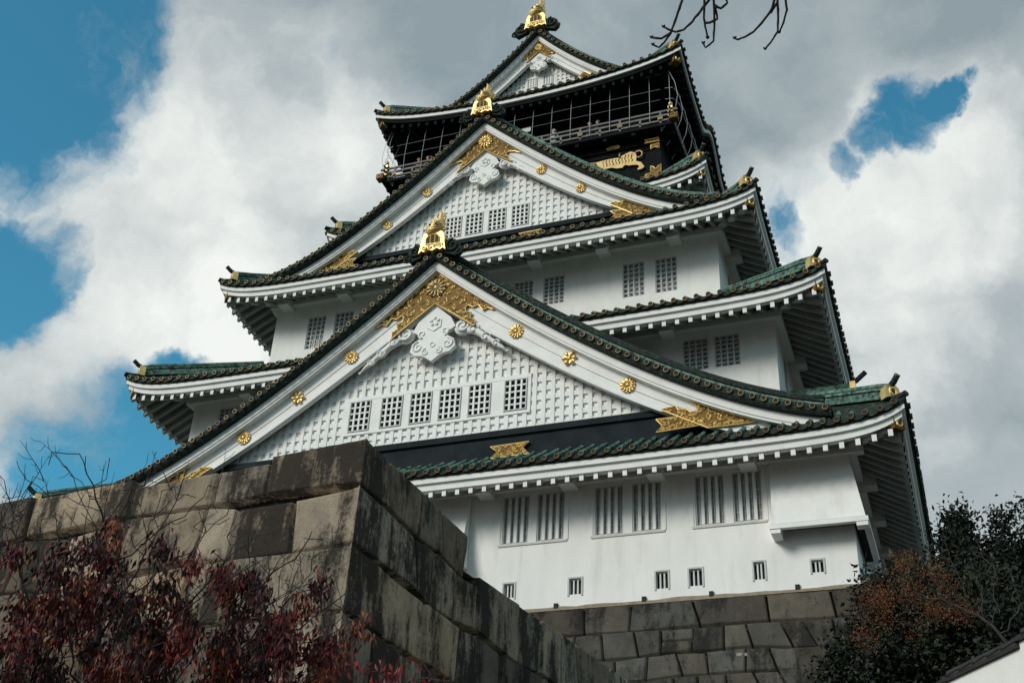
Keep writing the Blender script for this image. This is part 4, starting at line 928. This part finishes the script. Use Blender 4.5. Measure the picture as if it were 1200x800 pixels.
# backing inside the joints, wall tops and the far side
fw.use('joint')
fw.grid([[PL(u, v, -.26) for v in (.15, 11.2)] for u in (.17, 22)]); fw.grid([[PR(u, v, -.26) for v in (.05, 11.2)] for u in (.17, 2.2, RL[1]-.1)]); fw.grid([[PR(u, v, -.26) for v in (.75, 11.2)] for u in (RL[1]-.1, 8, RL[2], RL[3])])
fw.use('stone'); fw.tint = (.9, .9, .9)
a = [PL(22, .10, -.1), PL(2.0, .10, -.1), PL(.1, .06, -.1)]; fw.poly([PL(.05, .05, -.05), PR(RL[1], .05, -.1), PR(RL[1], .05, -4), PL(4, .05, -4), PL(2.1, .05, -.1)]); fw.poly([PL(2.1, .12, -.1), PL(4.0, .12, -4), PL(22, -.04, -4), PL(22, -.04, -.1)])
fw.grid([[PR(u, .76, -.08), PR(u, .76, -4)] for u in (RL[1], 8, RL[2], RL[3])]); fw.poly([PR(RL[1], .05, -.1), PR(RL[1], 2, -.1), PR(RL[1], 2, -4), PR(RL[1], .05, -4)])
fw.tint = (1, 1, 1)
wall = empty('stone_wall', (8.5, -35, -15)); tag(wall, 'weathered tan granite block wall whose sharp stained corner juts out below the castle', 'stone wall')
child(fw.build('granite_facing'), wall)
# ------------------------------------------------------------------ plaster wall with tiled coping, low on the right
pw = empty('plaster_wall', (17.3, -37.3, -15)); tag(pw, 'white plaster wall with a stepped dark tile coping in front of the evergreen trees', 'wall')
A = Vector((15.2, -34.75, 0)); Bv = Vector((18.9, -40.05, 0)); dd = (Bv-A).normalized(); nn = Vector((dd.y, -dd.x, 0)); nn = nn if nn.x < 0 else -nn      # nn faces the camera's left
if nn.y > 0: nn = -nn
b = MB(); b2 = MB(); Lw = (Bv-A).length; ns = 5
zt0, rise = -9.72, .060
def q3(s, o, z): p = A+dd*s+nn*o; return (p.x, p.y, z)
for k in range(ns):
    s0, s1 = Lw*k/ns, Lw*(k+1)/ns; z = zt0+rise*k
    b.use('plaster'); b.hexa([q3(s0, .12, -15), q3(s1, .12, -15), q3(s1, -.12, -15), q3(s0, -.12, -15), q3(s0, .12, z-.085), q3(s1, .12, z-.085), q3(s1, -.12, z-.085), q3(s0, -.12, z-.085)])
    b.use('frame'); b.hexa([q3(s0, .135, z-.50), q3(s1, .135, z-.50), q3(s1, .11, z-.50), q3(s0, .11, z-.50), q3(s0, .135, z-.475), q3(s1, .135, z-.475), q3(s1, .11, z-.475), q3(s0, .11, z-.475)])
    b2.use('darktile'); b2.hexa([q3(s0-.05, .16, z-.08), q3(s1, .16, z-.08), q3(s1, -.16, z-.08), q3(s0-.05, -.16, z-.08), q3(s0-.05, .16, z-.045), q3(s1, .16, z-.045), q3(s1, -.16, z-.045), q3(s0-.05, -.16, z-.045)])
    b2.hexa([q3(s0-.05, .155, z-.044), q3(s1, .155, z-.044), q3(s1, -.155, z-.044), q3(s0-.05, -.155, z-.044), q3(s0-.05, .04, z+.03), q3(s1, .04, z+.03), q3(s1, -.04, z+.03), q3(s0-.05, -.04, z+.03)])
    b2.tube([q3(s0-.06, 0, z+.04), q3(s1+.02, 0, z+.04)], .048, 8)
    s = s0+.12
    while s < s1:
        b2.tube([q3(s, .165, z-.045), q3(s, .04, z+.035)], .024, 6); s += .24
child(b.build('plaster_body'), pw); child(b2.build('tile_coping'), pw)

# ------------------------------------------------------------------ trees: branches grown toward scattered points
def grow(root, trunk, attr, step=.22, di=1.6, dk=.45, maxn=2600, jit=.12, droop=0.0, seed=1):
    rg = np.random.default_rng(seed); nodes = [np.array(root, float)]; par = [-1]
    for p in trunk:
        p = np.array(p, float); a = nodes[-1]; n = max(1, int(np.linalg.norm(p-a)/step)); i0 = len(nodes)-1
        for k in range(1, n+1): nodes.append(a+(p-a)*k/n+rg.normal(0, jit*step*.5, 3)); par.append(len(nodes)-2)
    A = np.array(attr, float); near = np.full(len(A), 1e9); ni = np.zeros(len(A), int)
    def upd(k0):
        for k in range(k0, len(nodes)):
            d = np.linalg.norm(A-nodes[k], axis=1); m = d < near; near[m] = d[m]; ni[m] = k
    upd(0)
    for it in range(260):
        act = near < di*(3 if it < 15 else 1)
        if not act.any() or len(nodes) > maxn: break
        k0 = len(nodes)
        for k in np.unique(ni[act]):
            v = (A[act & (ni == k)]-nodes[k]); v = v/np.linalg.norm(v, axis=1)[:, None]; v = v.mean(0)+rg.normal(0, jit, 3); v[2] -= droop; l = np.linalg.norm(v)
            if l < .05: continue
            q = nodes[k]+v/l*step
            nodes.append(q); par.append(int(k))
        if len(nodes) == k0: break
        upd(k0)
        kill = near < dk; A = A[~kill]; near = near[~kill]; ni = ni[~kill]
        if not len(A): break
    return np.array(nodes), np.array(par)
def limbs(mb, P, par, rtip=.008, ex=2.3, rmax=.3, nmin=3):
    n = len(P); kids = [[] for _ in range(n)]; r = np.zeros(n)
    for i in range(1, n): kids[par[i]].append(i)
    for i in range(n-1, -1, -1): r[i] = rtip if not kids[i] else min(rmax, sum(r[k]**ex for k in kids[i])**(1/ex))
    mb.smooth = True; done = set()
    stack = [(0, None)]
    while stack:
        i, pv = stack.pop(); path = ([pv] if pv is not None else [])+[i]; j = i
        while kids[j]:
            ks = sorted(kids[j], key=lambda k: -r[k])
            for k in ks[1:]: stack.append((k, j))
            j = ks[0]; path.append(j)
        rad = [float(r[k]) for k in path]
        if pv is not None: rad[0] = min(rad[0], rad[1]*1.25)
        if len(path) > 1: mb.tube([P[k] for k in path], rad, 5 if rad[0] < .03 else 8, cap=False)
    mb.smooth = False; return r, kids
def ell(c, r, n, seed, shell=.0):
    rg = np.random.default_rng(seed); v = rg.normal(size=(n, 3)); v /= np.linalg.norm(v, axis=1)[:, None]; q = rg.uniform(shell, 1, n)**(1/3)
    return np.array(c)+v*q[:, None]*np.array(r)
class Leaves:
    def __init__(s): s.v = []; s.f = []; s.c = []
    def leaf(s, p, d, side, ln, wd, col, fold=.25):
        """pointed leaf folded along its midrib: two quads"""
        nrm = np.cross(d, side); i = len(s.v); m1 = p+d*ln*.45; t = p+d*ln
        s.v += [p, m1+side*wd*.5+nrm*wd*fold, t, m1-side*wd*.5+nrm*wd*fold, m1]
        s.f += [(i, i+4, i+2, i+1), (i, i+3, i+2, i+4)]; s.c += [col, col]
    def build(s, name, mk, parent):
        me = bpy.data.meshes.new(name); me.from_pydata([tuple(map(float, p)) for p in s.v], [], s.f); me.materials.append(M[mk])
        at = me.attributes.new('tint', 'FLOAT_COLOR', 'FACE'); at.data.foreach_set('color', np.array([(*c, 1) for c in s.c], dtype=np.float32).ravel()); me.update()
        o = bpy.data.objects.new(name, me); COL.objects.link(o); return child(o, parent)
def unit(v): return v/max(1e-9, np.linalg.norm(v))
def broad(name, label, base_, trunk, attr, leafcols, nleaf, ln, wd, mk, bark, seed, step=.24, rtip=.008, droop=0.0, hang=.9, spread=.10, di=1.6, dk=.45, maxn=2400, jit=.14, pick=None, maxr=.02, cat='tree', rmax=.22, clump=.45, shoots=None):
    t = empty(name, base_); tag(t, label, cat); P, par = grow(base_, trunk, attr, step, di, dk, maxn, jit, droop, seed)
    b = MB().use(bark); r, kids = limbs(b, P, par, rtip, rmax=rmax)
    if shoots:      # long straight young shoots with short side twigs
        n_, zmin, lmin, lmax = shoots; rs = np.random.default_rng(seed+3); c_ = [i for i in range(len(P)) if P[i][2] > zmin and r[i] < .03]
        for i in rs.choice(c_, n_):
            d = unit(np.array([rs.normal(0, .45), rs.normal(0, .45), 1.0])); l_ = rs.uniform(lmin, lmax); k_ = int(l_/.09)+2; pts = [P[i]]
            for q in range(k_): d = unit(d+rs.normal(0, .07, 3)); pts.append(pts[-1]+d*l_/k_)
            b.tube(pts, [.0062-.0042*q/k_ for q in range(k_+1)], 4, cap=False)
            for q in range(1, k_+1):
                if rs.random() < .62: e_ = unit(d*.6+rs.normal(0, .6, 3)); w_ = rs.uniform(.04, .20); b.tube([pts[q], pts[q]+e_*w_*.5, pts[q]+unit(e_+np.array([0, 0, .3]))*w_], [.0036, .003, .0022], 4, cap=False)
    child(b.build('trunk'), t)
    rg = np.random.default_rng(seed+9); idx = [i for i in range(len(P)) if r[i] < maxr and (pick is None or pick(P[i], rg))]
    lv = Leaves(); per = nleaf/max(1, len(idx)); hub = rg.random(len(P)) < clump; hubc = rg.integers(len(leafcols), size=len(P))
    idx = [i for i in idx if hub[i]] or idx; per = nleaf/max(1, len(idx))
    for i in idx:
        for _ in range(int(rg.poisson(per))):
            p = P[i]+rg.normal(0, spread, 3)*np.array([1, 1, 1.0])-np.array([0, 0, abs(rg.normal(0, spread))*(1.3 if hang > .6 else 0)]); d = unit(rg.normal(0, 1, 3)*(1-hang)+np.array([0, 0, -hang])); sd_ = unit(np.cross(d, rg.normal(0, 1, 3)))
            c = leafcols[(rg.integers(len(leafcols)) if rg.random() < .35 else hubc[i])]; k = rg.uniform(.55, 1.4); s_ = rg.uniform(.65, 1.2); lv.leaf(p, d, sd_, ln*s_, wd*s_, tuple(np.array(c)*k), rg.uniform(.05, .4))
    lv.build('foliage', mk, t); return t
# red-leaved cherry, low on the left, in front of the stone wall
def ellp(*a): return np.vstack([ell(*q) for q in a])
att = ellp(((8.6, -40.9, -9.7), (2.3, 1.4, 1.35), 900, 1), ((10.7, -40.4, -9.15), (1.15, 1.0, .85), 380, 2), ((7.9, -41.6, -8.7), (1.5, 1.0, 1.0), 380, 3), ((9.4, -41.0, -8.45), (1.2, .9, .75), 260, 4), ((8.5, -41.7, -8.05), (.9, .5, .6), 170, 5), ((7.6, -41.7, -8.0), (.7, .5, .5), 90, 15), ((9.5, -41.3, -8.2), (.7, .5, .4), 90, 17), ((6.9, -41.5, -8.8), (1.2, 1, 1.2), 240, 16))
RED = [(.10, .009, .009), (.13, .012, .010), (.045, .006, .007), (.13, .022, .011), (.19, .05, .018), (.03, .006, .006), (.018, .006, .006)]
broad('cherry_tree', 'autumn cherry tree with drooping dark red leaves and bare upper twigs before the stone wall', (8.2, -40.2, -15), [(8.3, -40.4, -13), (8.5, -40.7, -11.6)], att, RED, 27000, .100, .038, 'redleaf', 'bark', 11, step=.15, rtip=.0045, di=1.5, dk=.24, maxn=6000, hang=.74, spread=.075, shoots=(330, -10.6, .2, .6),
      pick=lambda p, rg: rg.random() < max(.03, min(1, (-8.50-p[2]-.12*abs(p[0]-9.8)+.25*math.sin(p[0]*3.1+p[1]*2))*1.7+.25)), jit=.12, maxr=.02, clump=.27)
att = ellp(((12.45, -40.8, -10.2), (.66, .4, .40), 190, 6), ((11.7, -41, -10.9), (.8, .6, .6), 120, 7))
broad('cherry_sapling', 'small cherry sapling with bright crimson leaves under the corner of the stone wall', (11.9, -41.0, -15), [(11.95, -41, -12)], att, [(.19, .011, .013), (.24, .018, .016), (.10, .008, .009)], 1000, .105, .038, 'redleaf', 'bark', 12, step=.14, rtip=.005, di=1.4, dk=.22, maxn=900, hang=.72, spread=.12, maxr=.02)
# evergreens at the right edge
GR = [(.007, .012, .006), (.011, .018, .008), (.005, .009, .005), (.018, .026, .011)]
def evergreen(label, base_, trunk, ells, seed, n, ln=.13, wd=.07):
    att = ellp(*[(c, r, k, seed*10+q) for q, (c, r, k) in enumerate(ells)])
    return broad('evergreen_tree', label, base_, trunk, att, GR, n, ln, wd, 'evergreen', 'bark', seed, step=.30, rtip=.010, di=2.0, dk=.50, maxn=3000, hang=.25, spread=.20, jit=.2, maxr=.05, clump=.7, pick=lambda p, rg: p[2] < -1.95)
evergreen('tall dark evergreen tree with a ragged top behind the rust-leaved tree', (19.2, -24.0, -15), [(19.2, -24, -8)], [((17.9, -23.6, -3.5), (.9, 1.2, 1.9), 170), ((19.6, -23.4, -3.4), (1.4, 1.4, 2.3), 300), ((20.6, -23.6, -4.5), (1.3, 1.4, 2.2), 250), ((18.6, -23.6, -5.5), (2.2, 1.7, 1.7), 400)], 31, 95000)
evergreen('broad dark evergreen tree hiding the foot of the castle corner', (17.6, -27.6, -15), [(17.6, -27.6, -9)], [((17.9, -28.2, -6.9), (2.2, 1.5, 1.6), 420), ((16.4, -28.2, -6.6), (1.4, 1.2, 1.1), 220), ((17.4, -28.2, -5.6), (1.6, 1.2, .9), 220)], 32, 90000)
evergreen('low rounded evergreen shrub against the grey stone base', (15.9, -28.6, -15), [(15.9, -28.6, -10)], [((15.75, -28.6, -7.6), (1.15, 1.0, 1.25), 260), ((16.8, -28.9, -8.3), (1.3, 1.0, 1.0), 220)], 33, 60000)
OR = [(.20, .066, .018), (.24, .092, .026), (.12, .042, .014), (.09, .042, .018)]
att = ellp(((16.45, -31.5, -6.25), (.50, .6, .38), 110, 51), ((17.0, -31.5, -5.95), (.5, .6, .35), 110, 56), ((16.9, -31.3, -6.7), (.55, .6, .3), 80, 57), ((17.7, -31.6, -6.0), (.6, .6, .35), 120, 52), ((18.5, -31.8, -6.35), (.8, .7, .45), 140, 54), ((17.8, -31.5, -6.5), (.6, .6, .3), 60, 58), ((16.05, -31.4, -6.85), (.22, .4, .5), 60, 55))
broad('rust_leaved_tree', 'bare limbed tree with sparse rusty orange leaves before the dark evergreens', (19.3, -31.9, -15), [(19.2, -31.9, -10), (18.6, -31.8, -8)], att, OR, 5200, .040, .019, 'orangeleaf', 'greybark', 41, step=.16, rtip=.006, di=1.4, dk=.30, maxn=2600, hang=.3, spread=.12, jit=.2, maxr=.016, rmax=.075, clump=.30, shoots=(40, -7.4, .2, .5),
      pick=lambda p, rg: rg.random() < max(.04, min(1, (17.9-p[0])*.7+.25)))
# hanging twigs of a bare tree beside the camera
tw = empty('bare_tree', (21.3, -47.2, -15)); tag(tw, 'bare tree whose thin dark twigs hang into the top of the view', 'tree')
b = MB().use('bark'); b.smooth = True
b.tube([(21.3, -47.2, -15.1), (21.25, -47.2, -12.5), (20.9, -47.1, -10.4), (20.1, -47.1, -8.9), (19.0, -47.15, -8.2), (17.9, -47.2, -8.12), (17.2, -47.2, -8.3), (16.8, -47.25, -8.6)], [.22, .18, .14, .10, .07, .04, .022, .012], 10)
b.tube([(20.9, -47.1, -10.4), (21.6, -47.4, -8.6), (22.2, -47.2, -7.2), (22.6, -47.3, -6.2)], [.12, .08, .05, .02], 8)
b.tube([(21.25, -47.2, -12), (21.7, -46.2, -10), (22.2, -45.8, -8.5)], [.11, .07, .02], 8)
child(b.build('trunk'), tw)
TW = [
[(16.727,-47.168,-8.874),(16.683,-47.12,-8.926),(16.652,-47.083,-8.966),(16.632,-47.061,-8.99),(16.594,-47.039,-9.019),(16.566,-47.029,-9.034),(16.539,-47.046,-9.024)],
[(16.632,-47.061,-8.99),(16.584,-47.055,-9.005),(16.539,-47.071,-9.0)],
[(16.857,-47.135,-8.883),(16.801,-47.104,-8.919),(16.744,-47.074,-8.957),(16.697,-47.056,-8.982),(16.656,-47.058,-8.988),(16.625,-47.075,-8.978),(16.604,-47.091,-8.968)],
[(16.82,-47.139,-8.885),(16.802,-47.084,-8.938),(16.797,-47.055,-8.965),(16.799,-47.001,-9.016)],
[(16.862,-47.129,-8.888),(16.844,-47.049,-8.964),(16.824,-46.984,-9.028),(16.78,-46.971,-9.048),(16.775,-46.989,-9.031)],
[(16.797,-47.055,-8.965),(16.821,-47.049,-8.967),(16.86,-47.052,-8.958),(16.861,-47.094,-8.919)],
[(16.858,-47.1,-8.915),(16.885,-47.082,-8.927),(16.919,-47.093,-8.913),(16.914,-47.114,-8.894)],
[(17.14,-47.065,-8.914),(17.11,-47.022,-8.956),(17.058,-46.992,-8.99),(17.016,-46.972,-9.013),(16.97,-46.964,-9.026),(16.938,-46.963,-9.032),(16.923,-46.971,-9.026)],
[(17.15,-47.063,-8.915),(17.138,-46.992,-8.982),(17.126,-46.951,-9.022),(17.086,-46.921,-9.056),(17.055,-46.905,-9.074)],
[(17.186,-47.055,-8.919),(17.183,-47.012,-8.96),(17.159,-46.973,-8.998),(17.131,-46.945,-9.028)],
[(17.147,-47.044,-8.933),(17.109,-47.018,-8.96)]]

b = MB().use('bark'); b.smooth = True
for k, P in enumerate(TW):
    P = [Vector(p) for p in P]; fine = []
    for a, c in zip(P, P[1:]):
        n = max(2, int((c-a).length/.018))
        for j in range(n): fine.append(a.lerp(c, j/n)+Vector((random.gauss(0, .0007), random.gauss(0, .0007), random.gauss(0, .0007))))
    fine.append(P[-1]); n = len(fine)
    b.tube(fine, [(.0066-.0022*j/n)*(1+.15*(j % 3 == 0)) for j in range(n)], 6)
    t = fine[-1]; b.tube([t, t+Vector((-.008, 0, .012))], [.0075, .003], 5); b.tube([t, t+Vector((.008, 0, .010))], [.0075, .003], 5)
    if k in (0, 2, 3, 4, 7, 8, 9): b.tube([P[0], P[0]+Vector((.05, -.05, .15)), Vector((min(17.6, P[0].x+.35), -47.2, -8.25))], [.0066, .009, .013], 6)
child(b.build('twig'), tw)

# ------------------------------------------------------------------ visitors on the balcony
def person(x, y, label, coat, hair, ang=0.0, hold=False):
    for nm, c in (('coat_'+coat, {'white': (.55, .55, .53), 'navy': (.02, .025, .05), 'tan': (.25, .18, .12), 'red': (.22, .04, .04), 'black': (.02, .02, .02), 'grey': (.16, .16, .17)}[coat]), ('skin', (.50, .32, .24)), ('hair_dark', (.015, .012, .010)), ('hair_'+hair, {'dark': (.015, .012, .010), 'pale': (.5, .5, .48)}[hair]), ('trousers', (.03, .03, .035))):
        if nm not in M: M[nm] = mat(nm, c, rough=.75)
    z = 27.455; root = empty('person', (x, y, z)); tag(root, label, 'person', 'visitors on the balcony')
    V = [(0, 0, .92), (0, 0, 1.12), (0, 0, 1.34), (0, -.01, 1.46), (0, -.02, 1.54), (0, -.02, 1.62), (0, -.02, 1.71), (.19, 0, 1.38), (.25, -.08, 1.14), (.16, -.30, 1.08 if not hold else 1.36), (-.19, 0, 1.38), (-.25, -.08, 1.14), (-.16, -.30, 1.08 if not hold else 1.36), (.10, 0, .86), (.11, .01, .48), (.11, .02, .08), (.12, -.14, .04), (-.10, 0, .86), (-.11, .01, .48), (-.11, .02, .08), (-.12, -.14, .04), (.13, -.38, 1.1 if not hold else 1.42), (-.13, -.38, 1.1 if not hold else 1.42)]
    E_ = [(0, 1), (1, 2), (2, 3), (3, 4), (4, 5), (5, 6), (2, 7), (7, 8), (8, 9), (2, 10), (10, 11), (11, 12), (0, 13), (13, 14), (14, 15), (15, 16), (0, 17), (17, 18), (18, 19), (19, 20), (9, 21), (12, 22)]
    rad = [.16, .15, .17, .07, .055, .095, .075, .075, .055, .04, .075, .055, .04, .10, .07, .05, .04, .10, .07, .05, .04, .03, .03]
    me = bpy.data.meshes.new('body'); me.from_pydata(V, E_, []); o = bpy.data.objects.new('body', me); COL.objects.link(o)
    sk = o.modifiers.new('s', 'SKIN'); 
    if not me.skin_vertices: bm_ = None
    for i, rr in enumerate(rad): me.skin_vertices[0].data[i].radius = (rr, rr*(.75 if i < 3 else 1))
    me.skin_vertices[0].data[0].use_root = True
    ss = o.modifiers.new('u', 'SUBSURF'); ss.levels = 1; ss.render_levels = 1
    dg = bpy.context.evaluated_depsgraph_get(); m2 = bpy.data.meshes.new_from_object(o.evaluated_get(dg)); o.modifiers.clear(); o.data = m2
    m2.materials.clear()
    for k in ('coat_'+coat, 'skin', 'trousers'): m2.materials.append(M[k])
    for p in m2.polygons:
        c = p.center; p.use_smooth = True; p.material_index = 1 if c.z > 1.47 or (c.y < -.27 and c.z > .9) else (2 if c.z < .88 else 0)
    o.parent = root; root.rotation_euler = (0, 0, ang)
    h = MB().use('hair_'+hair); h.smooth = True
    h.tube([(0, .035, 1.56), (0, .03, 1.63), (0, .015, 1.70), (0, 0, 1.755), (0, -.01, 1.775)], [.085, .112, .112, .08, .02], 10)
    hb = h.build('hair', None); hb.parent = root
    f = MB().use('skin'); f.tube([(0, -.115, 1.61), (0, -.14, 1.60)], [.016, .008], 5); f.use('hair_dark')
    for sx in (-.035, .035): f.tube([(sx, -.105, 1.645), (sx, -.118, 1.645)], .010, 5)
    f.tube([(-.025, -.105, 1.565), (.025, -.105, 1.565)], .006, 4); f.use('skin')
    for sx in (-.1, .1): f.tube([(sx, -.02, 1.60), (sx, -.02, 1.65)], .02, 5)
    fb = f.build('face', None); fb.parent = root
    return root
person(1.46, -6.55, 'visitor in a white hood leaning on the balcony rail right of the gilded roof beast', 'white', 'pale')
person(3.42, -6.55, 'dark haired visitor in a navy coat, left of the pair at the balcony rail', 'navy', 'dark', .3)
person(3.86, -6.55, 'dark haired visitor in a black coat, right of the pair at the balcony rail', 'black', 'dark', -.2)
person(-6.3, -6.55, 'visitor in a tan coat nearest the left corner of the balcony', 'tan', 'dark', .2)
person(-5.76, -6.55, 'visitor in a red coat between two others at the left balcony corner', 'red', 'dark')
person(-5.2, -6.55, 'visitor in a grey coat holding both arms up at the left balcony rail', 'grey', 'dark', -.2, True)
sgn = MB().use('coat_white'); sgn.box(-.12, .36, -7.12, -7.10, 28.9, 29.2); child(sgn.build('balcony_notice'), bal)
